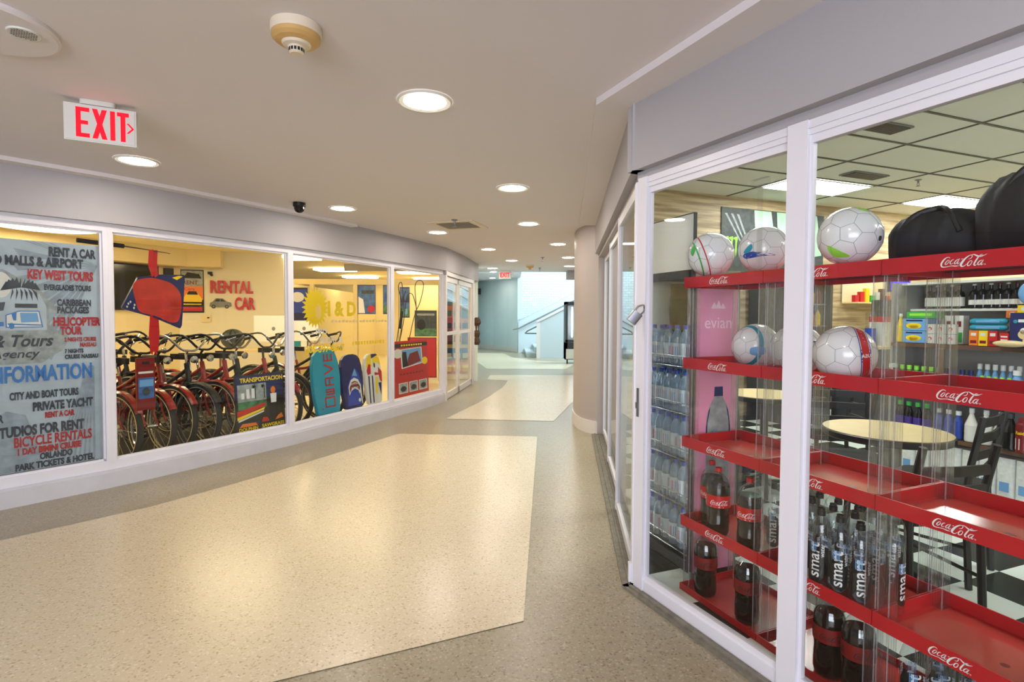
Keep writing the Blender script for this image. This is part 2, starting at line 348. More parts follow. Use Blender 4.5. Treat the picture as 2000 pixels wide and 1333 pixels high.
# glass double door of the left shop
T, ln = frame2(LW[4], LW[5]); m = MB(); m.T = T
for a, b in ((.0, .075), (2.15, ln + .02)): m.box(a, b, -.01, .10, 0, 2.05)
m.box(0, ln + .02, -.01, .10, 1.975, 2.05)
door = struct('door_1', m, 'base_white', 'white framed glass double door at the far end of the left shop', 'door')
for a, b in ((.085, .99), (1.0, 2.14)):
    lf = MB(); lf.T = T
    lf.box(a, a + .075, .02, .06, .01, 1.965); lf.box(b - .075, b, .02, .06, .01, 1.965)
    lf.box(a, b, .02, .06, .01, .11); lf.box(a, b, .02, .06, 1.885, 1.965); lf.box(a, b, .022, .058, 1.03, 1.085)
    lo = lf.build('door_leaf', 'base_white', door)
    g = MB(); g.T = T; g.box(a + .075, b - .075, .037, .043, .11, 1.885); g.build('pane', 'window_glass', lo)

# ---------------- right shopfront, near the camera
def rwin(name, u0, u1, label, posts):
    T, ln = frame2(A0, sp(1)); m = MB(); m.T = T; d0, d1 = .0, .034
    m.box(u0, u1, d0, d1, .012, .062); m.box(u0, u1, d0 + .008, d1, .062, .088); m.box(u0, u1, d0, d1, 1.965, 2.015); m.box(u0, u1, d0 + .008, d1, 1.938, 1.965)
    m.box(u0, u1, d0 - .006, d1, 1.985, 1.991)
    for a, b in posts: m.box(a, b, d0 - .008, d1, .012, 2.015); m.box(b - .02, b + .010, d0 + .010, d1 - .004, .06, 1.96)
    o = struct(name, m, 'frame_white', label, 'window')
    g = MB(); g.T = T; g.box(u0 + .02, u1, .019, .025, .088, 1.94); g.build('pane', 'window_glass', o); return o
rwin('window_5', 0, .80, 'white framed store window nearest the corner post on the right', [(0, .062)])
rwin('window_6', .80, 2.25, 'large white framed store window closest to the viewer on the right', [(.80, .875)])
rwin('window_7', 2.25, 3.4, 'white framed store window running out of view on the right', [(2.25, 2.325)])
wr = MB(); T, _ = frame2(A0, sp(1)); wr.T = T
wr.box(-.045, 3.4, -.04, .09, 2.05, ZC - .034); wr.box(-.02, 3.4, .004, .09, 2.012, 2.055)
T2, dl = frame2(DEND, A0); wr.T = T2
wr.box(-.02, dl + .03, -.04, .09, 2.05, ZC - .034); wr.box(0, dl, .004, .09, 2.012, 2.055)
struct('wall_right', wr, 'wall_grey', 'grey plaster band above the right store windows', 'wall')
tk = MB(); tk.T = T; tk.box(-.03, 3.4, -.055, .07, 0, .012); tk.box(0, 3.4, -.035, -.02, .012, .02); tk.T = T2; tk.box(0, dl + .02, -.06, .09, 0, .012); tk.box(0, dl, -.03, -.02, .012, .02)
tk.box(0, dl, .012, .02, .012, .022)
struct('trim_3', tk, 'track_grey', 'grimy grey sliding door track along the right shopfront', 'door track')
# sliding door leaves along the receding side
for k, (u0, u1, d) in enumerate(((2.36, 3.37, .0), (1.15, 2.42, .034), (.0, 1.22, .068))):
    m = MB(); m.T = T2; e = .028
    m.box(u0, u1, d, d + e, .022, .075); m.box(u0, u1, d, d + e, 1.955, 2.01)
    m.box(u0, u0 + .05, d - .004, d + e, .022, 2.01); m.box(u1 - .05, u1, d - .004, d + e, .022, 2.01)
    o = struct('door_%d' % (k + 2), m, 'frame_white', ['white sliding glass leaf next to the corner post', 'middle white sliding glass leaf of the right shopfront', 'white sliding glass leaf beside the round column'][k], 'door')
    g = MB(); g.T = T2; g.box(u0 + .05, u1 - .05, d + .011, d + .017, .075, 1.955); g.build('pane', 'window_glass', o)
m = MB(); m.T = T2; m.box(dl - .055, dl - .002, -.015, -.001, .02, 2.0); m.box(dl - .048, dl - .012, -.028, -.015, .02, .11)
post = struct('trim_4', m, 'frame_white', 'white corner post with a scuffed foot where the right windows meet', 'corner post')
h = MB(); h.T = frame2(A0, sp(1))[0]; h.box(.012, .026, -.012, -.0075, .86, 1.0); h.box(.010, .028, -.016, -.012, .90, .93); h.build('lock_slot', 'steel', post)
t = thing('padlock', 'small steel padlock hanging on the white corner post', 'padlock', (A0[0] - .03, A0[1] - .055, 1.345)); t.scale = (1.3, 1.3, 1.3)
b = MB(); b.T = Matrix.Rotation(math.radians(38), 4, 'Y'); b.rbox(-.02, .02, -.009, .009, -.022, .022, .006); b.build('lock_body', 'steel', t)
b = MB(); b.T = Matrix.Rotation(math.radians(38), 4, 'Y'); b.tube([(-.012, 0, .02), (-.013, 0, .04), (0, 0, .056), (.013, 0, .04), (.012, 0, .02)], .0035, 8, sub=4); b.build('shackle', 'chrome', t)

# ---------------- column and far end
CO = [(.97, 6.012), (.925, 6.07), (.86, 6.165), (.81, 6.30), (.787, 6.46), (.783, 6.62), (.787, 6.78), (.81, 6.93), (.87, 7.06), (.97, 7.13), (1.25, 7.16), (1.25, 6.012)]
m = MB(); m.prism(CO, 0, ZC, sm=True); struct('column', m, 'column_grey', 'rounded grey column at the end of the right shopfront', 'column')
m = MB(); cx, cy = 1.05, 6.56
m.prism([(x - .014 if x < 1.2 else x, y - .006) for x, y in CO[:11]] + [(1.2, 6.1)], 0, .15, sm=True); struct('baseboard_right', m, 'base_white', 'white curved baseboard around the rounded column', 'baseboard')
m = MB(); m.prism([(1.25, 7.1), (1.64, 12.7), (1.76, 12.7), (1.37, 7.1)], 0, ZC); m.box(1.64, 5.5, 12.7, 12.82, 0, 6.5)
struct('wall_right_far', m, 'wall_grey', 'grey corridor wall beyond the rounded column', 'wall')
m = MB(); m.box(-4.0, 1.64, 12.7, 12.8, ZC, 6.5); m.box(1.275, 1.63, 12.3, 12.68, 2.205, ZC - .001); struct('trim_5', m, 'wall_grey', 'small grey bulkhead hanging at the far end of the corridor ceiling', 'bulkhead')
m = MB(); m.prism([(-5, 12.8), (.27, 12.8), (.27, 19.8), (-.5, 21.0), (-1.4, 21.9), (-5, 23)], 2.75, 2.85); m.box(.2, .3, 12.82, 19.7, 2.76, 6.5); struct('ceiling_lobby', m, 'ceiling_paint', 'higher pale ceiling of the daylit lobby at the far end', 'ceiling')
BW = [(-5, 23.0), (-2.6, 22.4), (-1.36, 21.8), (-.75, 21.2), (-.2, 20.45), (.23, 19.7)]
m = MB(); strip(m, BW, 0, .12, 0, 2.75); m.box(.2, .34, 19.66, 21.2, 0, 6.5); struct('wall_back_blue', m, 'blue_wall', 'curved pale blue wall at the far end of the corridor', 'wall')
m = MB(); strip(m, BW, -.02, .0, 0, .17); struct('baseboard_back', m, 'base_white', 'white baseboard of the curved pale blue wall', 'baseboard')
m = MB(); m.box(.34, 5.5, 21.0, 21.15, 0, 6.5); m.box(5.4, 5.5, 12.8, 21, 0, 6.5); m.box(.2, 5.5, 12.8, 21.1, 6.5, 6.6); struct('wall_back_brick', m, 'white_brick', 'white painted brick wall behind the far staircase', 'wall')
m = MB(); strip(m, [(-.70, 10.9), (-.93, 14.0), (-1.5, 22.2)], 0, .12, 0, 2.75); struct('wall_left_far', m, 'blue_wall', 'pale wall turning away past the left shop door', 'wall')
# staircase
t = thing('staircase', 'pale blue staircase rising to the right below the white brick wall', 'staircase', (.5, 19, 0)); o = Vector((.5, 19, 0))
m = MB(); m.T = Matrix.Translation(-o)
m.slab([(.23, 0), (.23, 1.2), (.40, 1.24), (5.3, 3.75), (5.3, 0)], lambda x, z: (x, 19.25, z), lambda x, z: (x, 19.40, z)); m.slab([(.20, 1.18), (.2, 1.24), (5.3, 3.86), (5.3, 3.78)], lambda x, z: (x, 19.2, z), lambda x, z: (x, 19.45, z)); m.build('stringer_wall', 'stair_blue', t)
m = MB(); m.T = Matrix.Translation(-o)
m.slab([(.80, 0), (.80, 1.15), (.90, 1.19), (5.3, 3.45), (5.3, 0)], lambda x, z: (x, 16.95, z), lambda x, z: (x, 17.10, z)); m.build('half_wall', 'stair_blue', t)
m = MB(); m.T = Matrix.Translation(-o)
m.slab([(.78, 1.13), (.78, 1.19), (.9, 1.235), (5.3, 3.50), (5.3, 3.44), (.9, 1.175)], lambda x, z: (x, 16.91, z), lambda x, z: (x, 17.14, z)); m.box(.78, .89, 16.92, 16.95, 0, 1.14); m.build('wall_cap', 'base_white', t)
for k in range(9):
    x = .47 + .29*k; m = MB(); m.T = Matrix.Translation(-o); m.box(x, 5.2, 17.1, 19.25, .165*k, .165*(k+1) - .03, 0); m.box(x - .02, 5.2, 17.1, 19.25, .165*(k+1) - .03, .165*(k+1), 1); m.build('step', ['stair_tread', 'stair_blue'], t)
m = MB(); m.T = Matrix.Translation(-o); m.tube([(.02, 19.12, .86), (.25, 19.12, .90), (5.0, 19.12, 3.33)], .025, 8); m.build('handrail', 'steel', t)
m = MB(); m.T = Matrix.Translation(-o); m.tube([(.42, 17.18, .78), (.5, 17.18, .86), (.85, 17.18, 1.03)], .022, 8); m.tube([(.42, 17.18, .78), (.8, 17.18, .78)], .022, 8); m.build('handrail', 'steel', t)
# ================================================================ ceiling fittings
def downlight_proto():
    t = thing('downlight', 'x', 'ceiling light', (0, 0, ZC))
    m = MB(); m.lathe([(.104, -.006), (.125, -.010), (.132, -.004), (.134, -.0005)], 36, caps=False); m.build('trim_ring', 'offwhite', t)
    m = MB(); m.lathe([(0.0001, -.005), (.104, -.005)], 36, caps=False); m.build('lens', 'lamp_warm', t); return t
DL = [(-.431, 2.644, 'largest recessed round light, nearest the viewer in mid ceiling'), (-2.571, 3.684, 'recessed round light just beyond the red exit sign'), (0, 4.41, 'recessed round light below right of the nearest large one'),
      (-1.673, 5.28, 'recessed round light beside the black dome camera'), (.181, 6.106, 'recessed round light to the right of the square air vent'), (-.944, 6.771, 'recessed round light just beyond the square air vent'),
      (.668, 7.823, 'recessed round light near the top of the rounded column'), (-.378, 8.46, 'recessed round light midway down the corridor, beyond the vent'), (-.016, 10.16, 'small distant round light near the corridor end, above the red sign'),
      (1.0, 9.584, 'distant round light beside the column, the nearer of a pair'), (1.2, 11.248, 'distant round light beside the column, the farther of a pair'), (-.437, 11.814, 'distant round light just above the far exit sign')]
d0 = downlight_proto()
for k, (x, y, l) in enumerate(DL):
    if k == 0: d0.location = (x, y, ZC); d0['label'] = l; d0['group'] = 'recessed corridor lights'
    else: dup(d0, (x, y, ZC), 0, l, 'recessed corridor lights')
dup(d0, (-.61, 17.1, 2.75), 0, 'faint round light in the lobby ceiling, the nearer one', 'recessed corridor lights')
dup(d0, (-.74, 19.9, 2.75), 0, 'faint round light in the lobby ceiling, close to the blue wall', 'recessed corridor lights')
for x, y in ((.2, .4), (-.8, -1.6)):   # the same row carries on behind the photographer
    dup(d0, (x, y, ZC), 0, 'recessed round light behind the viewer', 'recessed corridor lights out of view')

t = thing('exit_sign', 'white hanging exit sign with glowing red letters and arrow', 'exit sign', (-2.05, 2.69, 2.38), math.atan2(.46, .887))
m = MB(); m.rbox(-.085, .06, -.03, .03, -.004, .0195, .02); m.build('canopy', 'offwhite', t)
m = MB(); m.box(-.145, .145, -.024, .024, -.185, -.006); m.box(-.138, .138, -.0265, -.024, -.178, -.012); m.build('housing', 'offwhite', t)
m = MB(); fn = lambda x, y: (x, -.0275, y)
def bars(R): 
    for x0, x1, y0, y1 in R: m.poly([fn(x0, y0), fn(x1, y0), fn(x1, y1), fn(x0, y1)])
zb, zt = -.166, -.022; bars([(-.098, -.078, zb, zt), (-.078, -.044, zb, zb+.02), (-.078, -.044, zt-.02, zt), (-.078, -.050, -.104, -.085)])
m.poly([fn(-.034, zt), fn(-.013, zt), fn(.026, zb), fn(.005, zb)]); m.poly([fn(.005, zt), fn(.026, zt), fn(-.013, zb), fn(-.034, zb)])
bars([(.038, .058, zb, zt), (.080, .100, zb, zt - .02), (.066, .115, zt - .02, zt)])
m.poly([fn(.104, -.072), fn(.114, -.072), fn(.136, -.097), fn(.126, -.097)]); m.poly([fn(.126, -.097), fn(.136, -.097), fn(.114, -.122), fn(.104, -.122)])
m.build('lettering', 'exit_red', t)
t = thing('exit_sign', 'small distant red exit sign at the end of the corridor ceiling', 'exit sign', (-.17, 12.45, 2.395))
m = MB(); m.box(-.14, .14, -.02, .02, -.19, -.004); m.box(.17, .2, -.02, .02, -.15, -.004); m.build('housing', 'offwhite', t)
m = MB(); m.text('EXIT', lambda x, y: (x, -.0225, y - .15), .15, bold=.02, sx=.72); m.build('lettering', 'exit_red', t)

t = thing('smoke_detector', 'yellowed round smoke detector on the near ceiling', 'smoke detector', (-.79, 1.975, ZC))
m = MB(); m.lathe([(.088, -.0005), (.089, -.026), (.085, -.034)], 40); m.build('base', 'smoke_cream', t)
m = MB(); m.lathe([(.084, -.034), (.084, -.048), (.072, -.058), (.05, -.064)], 40); m.build('body', 'smoke_amber', t)
m = MB(); m.lathe([(.052, -.062), (.046, -.072), (.03, -.076), (.026, -.084), (.026, -.096), (.02, -.101)], 32); 
for k in range(14):
    a = math.radians(k*360/14); m.T = Matrix.Rotation(a, 4, 'Z'); m.box(.0262, .0268, -.004, .004, -.094, -.080, 1)
m.T = Matrix(); m.build('chamber', ['smoke_cream', 'black'], t)
t = thing('smoke_detector', 'distant amber smoke detector near the end of the corridor', 'smoke detector', (.364, 11.06, ZC))
m = MB(); m.lathe([(.085, -.0005), (.085, -.03)], 24); m.build('base', 'smoke_cream', t)
m = MB(); m.lathe([(.083, -.03), (.07, -.055), (.03, -.065), (.025, -.095)], 24); m.build('body', 'smoke_amber', t)
def sprinkler(x, y, z, label):
    t = thing('sprinkler', label, 'sprinkler', (x, y, z)); m = MB(); m.lathe([(.035, -.0005), (.03, -.01), (.012, -.012), (.009, -.04)], 16); m.build('escutcheon', 'steel', t)
    m = MB(); m.tube([(.008, 0, -.04), (.014, 0, -.055), (.004, 0, -.072)], .003, 6); m.tube([(-.008, 0, -.04), (-.014, 0, -.055), (-.004, 0, -.072)], .003, 6); m.lathe([(.022, -.074), (.022, -.077)], 16); m.build('deflector', 'steel', t)
sprinkler(-.637, 5.88, ZC, 'steel sprinkler head beside the square air vent'); sprinkler(.545, 9.604, ZC, 'small steel sprinkler head far down the corridor'); sprinkler(.60, 11.7, ZC, 'tiny sprinkler head next to the distant smoke detector')
t = thing('air_vent', 'square ceiling air vent with angled louvres and a dark opening', 'air vent', (-.622, 6.21, ZC), math.atan2(-.14, .458))
m = MB()
for a in range(4):
    m.T = Matrix.Rotation(a*math.pi/2, 4, 'Z'); m.prism([(-.27, -.27), (.27, -.27), (.2, -.2), (-.2, -.2)], -.012, -.0005)
m.build('frame', 'smoke_cream', t)
m = MB(); m.box(-.2, .2, -.2, .2, -.004, -.001); m.build('opening', 'black_matte', t)
for k in range(7):
    m = MB(); m.T = Matrix.Translation((0, -.17 + .052*k, -.010)) @ Matrix.Rotation(math.radians(35), 4, 'X'); m.box(-.2, .2, -.018, .018, -.001, .001); m.build('louvre', 'smoke_cream', t)
t = thing('dome_camera', 'black dome security camera on the ceiling near the left wall', 'security camera', (-2.0, 5.03, ZC))
m = MB(); m.lathe([(.056, -.0005), (.056, -.035), (.05, -.04)], 28); m.build('base', 'black', t)
m = MB(); m.lathe([(.047, -.04), (.046, -.06), (.036, -.082), (.018, -.093), (.0002, -.096)], 28); m.build('dome', 'black_gloss', t)
t = thing('ceiling_speaker', 'round white ceiling plate with two small dark speaker grilles', 'ceiling speaker', (-1.93, 1.955, ZC))
m = MB(); m.lathe([(.232, -.0005), (.232, -.012), (.222, -.02), (.0002, -.022)], 48); m.build('plate', 'ceiling_paint', t)
for gx, gy in ((.135, .035), (.03, -.06)):
    m = MB(); m.lathe([(.05, -.021), (.048, -.027), (.0002, -.027)], 28, 0, (gx, gy, 0))
    for i in range(-4, 5):
        for j in range(-4, 5):
            if i*i + j*j < 18: m.lathe([(.0035, -.0275), (.0001, -.0275)], 6, 1, (gx + i*.0095, gy + j*.0095, 0), caps=False)
    m.build('grille', ['offwhite', 'black_matte'], t)
# far corridor things
t = thing('drinks_fridge', 'tall dark glass-door fridge on feet by the far staircase', 'fridge', (1.50, 14.95, 0))
m = MB(); m.box(0, .06, 0, .5, .12, 1.75); m.box(.0, .75, .45, .5, .12, 1.75); m.box(.69, .75, 0, .5, .12, 1.75); m.box(0, .75, 0, .5, 1.66, 1.75); m.box(0, .75, 0, .5, .12, .60); m.build('cabinet', 'dark_grey', t)
m = MB(); m.box(.0, .75, -.03, 0, .62, .68); m.box(0, .75, -.03, 0, 1.68, 1.74); m.box(0, .06, -.03, 0, .62, 1.74); m.box(.69, .75, -.03, 0, .62, 1.74); d = m.build('door', 'dark_grey', t)
m = MB(); m.box(.06, .69, -.018, -.012, .68, 1.68); m.build('pane', 'fridge_glass', d)
m = MB(); m.box(.02, .73, -.02, -.001, .14, .42); m.build('kick_panel', 'offwhite', t)
for x in (.06, .69): m = MB(); m.cyl((x, .06, 0), (x, .06, .12), .02); m.build('foot', 'black', t)
m = MB(); m.box(.07, .68, .40, .44, .62, 1.65); m.build('liner', 'offwhite', t); m = MB(); m.tube([(.20, .12, .75), (.20, .12, 1.6)], .02, 12); m.build('inner_light', 'fridge_led', t)
m = MB(); m.rbox(-.07, .07, -.05, 0, -.12, .12, .02); o = m.build('alarm_strobe', 'dark_grey', None, (-1.33, 21.72, 2.33), -.5); tag(o, 'small dark alarm box high on the pale blue wall', 'alarm')
t = thing('hanging_garment', 'dark brown mottled garment hanging just past the left shop door', 'garment', (-.735, 10.95, 1.36), 1.4)
m = MB(); m.tube([(0, 0, .0), (0, 0, .05), (.02, 0, .07)], .004, 6); m.build('hook', 'steel', t)
m = MB(); m.lathe([(.02, .0), (.05, -.04), (.085, -.10), (.10, -.16), (.06, -.22), (.055, -.3), (.08, -.38), (.06, -.46), (.085, -.55), (.06, -.61), (.02, -.63)], 16); m.build('cloth', 'hide_brown', t)
# ================================================================ RIGHT STORE: shell
AX, BX = Vector((.936, .351, 0)), Vector((-.351, .936, 0)); RA = math.atan2(.351, .936)
def ab(a, b, z=0.): v = AX*a + BX*b; return (v.x, v.y, z)
def abxy(a, b): return ab(a, b)[:2]
RT = Matrix.Rotation(RA, 4, 'Z')
sin = .07
SF = [(DEND[0] + .09, DEND[1]), (A0[0] + .1, A0[1] + .05), (A0[0] + SU[0]*3.4 + .09, A0[1] + SU[1]*3.4 + .04)]
m = MB(); m.T = Matrix.Rotation(-RA, 4, 'Z')
m.prism([SF[2], abxy(9.6, -2.2), abxy(9.6, 5.7), abxy(3.0, 5.7), SF[0], SF[1]][::1], .001, .004); o = struct('floor_store', m, 'checker_tile', 'black and white checker tile floor inside the right store', 'floor'); o.rotation_euler = (0, 0, RA)
m = MB(); m.T = RT; m.box(3.3, 9.6, 5.66, 5.8, 0, 2.95); struct('wall_store_back', m, 'wood_panel', 'light wood panelled end wall inside the right store', 'wall')
m = MB(); m.T = RT; m.box(9.5, 9.62, -2.4, 5.7, 0, 2.95); m.box(2.0, 9.6, -2.5, -2.4, 0, 2.95); struct('wall_store_side', m, 'cream_wall', 'plain far side wall of the right store', 'wall')
m = MB(); m.prism([SF[2], abxy(9.6, -2.4), abxy(9.6, 5.7), abxy(3.0, 5.7), SF[0], SF[1]], 2.95, 3.0, 0)
m.prism([SF[2], SF[1], SF[0], (SF[0][0] + .05, SF[0][1]), (SF[1][0] + .06, SF[1][1] + .03), (SF[2][0] + .06, SF[2][1] + .03)], 2.36, 2.95, 0)
m.T = RT
for k in range(-3, 6): m.box(5.15 - 1.27*3 + 1.27*(k+3) - .011, 5.15 - 1.27*3 + 1.27*(k+3) + .011, -2.4, 5.66, 2.942, 2.95, 1)
for k in range(-9, 6): m.box(1.0, 9.5, 2.79 + .585*k - .011, 2.79 + .585*k + .011, 2.941, 2.949, 1)
mat('tile_cream', (232, 232, 226), .8, bump=.2, bscale=150); mat('grid_dark', (88, 86, 74), .6)
struct('ceiling_store', m, ['tile_cream', 'grid_dark'], 'cream suspended tile ceiling with dark grid inside the right store', 'ceiling')
def panel_light(name, a0, a1, b0, b1, z, label, em, group, T=RT):
    t = thing(name, label, 'ceiling light', ((T @ Vector(((a0+a1)/2, (b0+b1)/2, z)))), T.to_euler().z, group)
    w_, h_ = (a1-a0)/2, (b1-b0)/2; m = MB()
    for x0, x1, y0, y1 in ((-w_, w_, -h_, -h_+.02), (-w_, w_, h_-.02, h_), (-w_, -w_+.02, -h_+.02, h_-.02), (w_-.02, w_, -h_+.02, h_-.02)): m.box(x0, x1, y0, y1, -.018, -.009)
    m.build('frame', 'offwhite', t); m = MB(); m.box(-w_+.02, w_-.02, -h_+.02, h_-.02, -.065 if em == 'panel_warm' else -.015, -.010); m.build('diffuser', em, t)
G1 = 'lit ceiling panels in the right store'
panel_light('light_panel', 5.17, 6.39, 4.57, 5.12, 2.95, 'lit rectangular ceiling panel behind the mullion in the right store', 'panel_cool', G1)
panel_light('light_panel', 7.72, 8.92, 4.57, 5.12, 2.95, 'lit rectangular ceiling panel above the black bags', 'panel_cool', G1)
for k, (a, b) in enumerate(((2.63, 2.81), (5.17, .47), (7.72, 1.64), (3.90, -.70))): panel_light('light_panel', a, a + 1.22, b, b + .55, 2.95, 'lit store ceiling panel out of view above the window', 'panel_cool', 'lit store panels out of view')
def vent2(a, b, label):
    t = thing('air_vent', label, 'air vent', ab(a, b, 2.947), RA); m = MB(); m.box(-.27, .27, -.1, .1, -.012, -.001); m.build('frame', 'grey', t)
    m = MB()
    for k in range(8): m.box(-.25, .25, -.085 + .022*k, -.07 + .022*k, -.018, -.0122)
    m.build('louvre', 'dark_grey', t)
vent2(4.45, 3.14, 'long grey ceiling vent nearest the store window'); vent2(5.82, 4.27, 'small grey ceiling vent in front of the lit panel')
sprinkler(*ab(6.6, 4.19)[:2], 2.95, 'brown sprinkler head on the store tile ceiling')

# ================================================================ red display racks
COCA = [[(650,250,6),(632,222,12),(575,230,20),(510,300,34),(475,375,36),(485,428,28),(530,445,20),(600,432,14),(680,414,14),(765,418,24),(835,408,3)],
 [(640,290,12),(608,287,14),(572,328,20),(553,368,20),(572,386,16),(608,352,16),(640,300,12)], [(728,278,8),(703,274,14),(668,312,20),(652,355,20),(672,374,14),(718,345,6)],
 [(822,262,12),(778,285,16),(740,340,20),(745,370,16),(780,348,14),(824,274,12)], [(838,248,10),(800,340,20),(808,370,16),(845,335,5)], [(866,266,5),(885,260,16),(905,254,4)],
 [(1002,264,6),(1045,252,12),(1076,205,14),(1056,174,12),(1000,200,22),(930,270,36),(880,350,46),(864,400,42),(890,425,26),(935,412,14),(972,368,6)],
 [(1056,174,10),(1110,164,18),(1160,190,30),(1212,204,32),(1280,190,18),(1352,150,3)], [(1078,300,14),(1036,305,16),(998,355,24),(990,395,22),(1012,410,18),(1050,382,16),(1080,310,14)],
 [(1272,172,8),(1240,168,12),(1205,200,18),(1160,272,28),(1116,370,30),(1130,404,18),(1168,378,5)], [(1270,290,12),(1226,300,16),(1186,350,22),(1187,386,18),(1216,384,16),(1268,308,12)],
 [(1288,282,10),(1246,364,20),(1252,390,16),(1290,362,5)], [(1300,372,7),(1318,366,7),(1325,380,7),(1308,388,7),(1300,374,7)]]
COCA = [[((x - 470) / 880, (440 - (y + .0825*(x - 470))) / 880, w_ / 880) for x, y, w_ in st] for st in COCA]   # unit wide
BAY, DEP, LIP = .466, .38, .05
RX, RY = (.3896, -.921), (.921, .3896); RZ = math.atan2(RX[1], RX[0]); R0 = (.832, 2.590)
def rk(s, d, z=0.): return (R0[0] + RX[0]*s + RY[0]*d, R0[1] + RX[1]*s + RY[1]*d, z)
ZT = [1.538, 1.150, .766, .377, .052]; BASE = .036                       # top edge of each tray lip
def tray_mb(flip=False, LIP=LIP, txt=True):
    m = MB(); g, t = .0015, .005
    zf = -.004 if flip else -LIP
    m.box(g, BAY - g, g, DEP - g, zf, zf + .004, 0)
    for a, b, c, d in ((g, BAY - g, g, g + t), (g, BAY - g, DEP - g - t, DEP - g), (g, g + t, g + t, DEP - g - t), (BAY - g - t, BAY - g, g + t, DEP - g - t)):
        m.box(a, b, c, d, -LIP if flip else -LIP + .004, -.004 if flip else 0, 0)
    if not flip:
        m.box(.03, BAY - .03, .03, DEP - .03, -LIP + .004, -LIP + .0055, 1)
        m.lathe([(.012, -LIP + .0058), (.0001, -LIP + .0058)], 14, 2, (BAY*.62, DEP*.4, 0), caps=False)
    else:
        for k in range(4): m.box(.01, BAY - .01, .05 + .09*k, .056 + .09*k, -.035, -.004, 2)
    if txt: m.strokes(COCA, lambda x, y: (BAY/2 - .062 + x*.112, g - .0008, -LIP + .011 + y*.112), 3)
    return m
def post_mb(h):
    m = MB(); w_ = .019
    P = []
    for k in range(5):                                        # fluted clear post
        x = -w_ + k*2*w_/5; P += [(x, -.022), (x + w_*.2, -.027), (x + w_*.3, -.022)]
    P += [(w_, -.022), (w_, .022)]
    for k in range(5): x = w_ - k*2*w_/5; P += [(x - w_*.1, .022), (x - w_*.2, .027), (x - w_*.3, .022)]
    P += [(-w_, .022)]
    m.prism(P, 0, h, 0)
    for x in (-w_, w_ - .003): m.box(x, x + .003, -.0225, -.0195, .0005, h - .0005, 1)  # pale hazy strips painted in as vertical glints on the post
    return m
racks = []
RL = ['red plastic display rack farthest from the viewer, beside the pink fridge', 'red plastic display rack in the middle, holding the row of clear water bottles', 'red plastic display rack nearest the viewer, mostly empty trays with black bags on top']
for r in range(3):
    if r == 0:
        t = thing('display_rack', RL[0], 'display rack', rk(0, 0), RZ, 'red display racks behind the store window')
        for k, z in enumerate(ZT):
            o = (tray_mb(k == 0) if k < 4 else tray_mb(False, .030, False)).build('tray', ['rack_red', 'film', 'dark_red', 'white'], t, (0, 0, z if k < 4 else .0362))
        for k in range(4):
            z0, z1 = (ZT[k+1] - LIP if k < 3 else .0062) + .006, ZT[k] - LIP - .0005
            if k == 0: z1 = ZT[0] - .0045
            for sx in (.0215, BAY - .0215):
                for dy in (.046, DEP - .046): post_mb(z1 - z0).build('post', ['acrylic', 'acrylic_glint'], t, (sx, dy, z0))
        racks.append(t)
    else: racks.append(dup(racks[0], rk(BAY*r, 0), RZ, RL[r], 'red display racks behind the store window'))
t = thing('spare_post', 'clear plastic post with a flat cap standing on top of the red racks', 'display post', rk(.40, .05, ZT[0]), RZ)
m = MB(); m.box(-.009, .009, -.006, .006, .0005, .36); m.build('shaft', 'acrylic', t)
m = MB(); m.box(-.04, .04, -.012, .012, .36, .388); m.build('cap', 'acrylic', t)

# ---------------------------------------------------------------- bottles
def cyl_fn(R, z0, a0, s):     # wrap lettering round a cylinder, x runs anticlockwise seen from outside
    return lambda x, y: (R*math.cos(a0 + x*s/R), R*math.sin(a0 + x*s/R), z0 + y*s)
def cola(zero=False):
    t = thing('cola_bottle', 'x', 'bottle', (0, 0, 0)); R = .0545
    body = [(.030, .0), (.047, .004), (.052, .02), (.0525, .06), (.0495, .10), (.0515, .125), (.0535, .135), (.0535, .19), (.0545, .205), (.053, .225), (.045, .250), (.030, .272), (.017, .285), (.0135, .292)]
    m = MB(); m.lathe(body, 28); m.lathe([(.0165, .290), (.0165, .293), (.0135, .294), (.0135, .298)], 20); m.build('bottle', 'bottle_clear', t)
    m = MB(); m.lathe([(max(.001, r - .0022), z + (.002 if z < .01 else 0)) for r, z in body if z < .24] + [(.046, .238)], 28); m.build('liquid', 'liquid_cola', t)
    m = MB(); m.lathe([(.0542, .136), (.0542, .192)], 40, 0, caps=False)
    for q in range(3): m.strokes(COCA, cyl_fn(.0547, .150, q*2*math.pi/3 + .5, .085), 1)
    for q in range(3): m.poly([cyl_fn(.0546, .139, q*2*math.pi/3 + .5, 1)(x*.02, y*.003) for x, y in ((0, 0), (1, 0), (2, 0), (3, 0), (3, 1), (2, 1), (1, 1), (0, 1))], 1)
    m.build('label', ['zero_red', 'black'] if zero else ['label_red', 'white'], t)
    m = MB(); m.lathe([(.0155, .294), (.0155, .311), (.0135, .313), (.0001, .313)], 20); m.build('cap', 'black' if zero else 'red', t); return t
GC = 'cola bottles on the red racks'
def place(proto, first, s, d, z, lab, grp, rot):
    if first[0]: proto.location = rk(s, d, z); proto.rotation_euler.z = rot; proto['label'] = lab; proto['group'] = grp; first[0] = 0
    else: dup(proto, rk(s, d, z), rot, lab, grp)
c1, c2 = cola(), cola(True); f1, f2 = [1], [1]
z4 = ZT[3] - LIP + .0062; z5 = .0124
place(c1, f1, .067, .135, z4, 'red-capped cola bottle at the outer end of the second lowest tray, label turned away', GC, 2.6)
place(c1, f1, .168, .078, z4, 'red-capped cola bottle next to the outermost one on the same tray', GC, 3.2)
place(c1, f1, .345, .085, z4, 'red-capped cola bottle seen through the clear rack post', GC, 2.75)
place(c2, f2, .097, .075, z5, 'black-capped cola bottle on the lowest tray, in front of the pink panel', GC, 3.0)
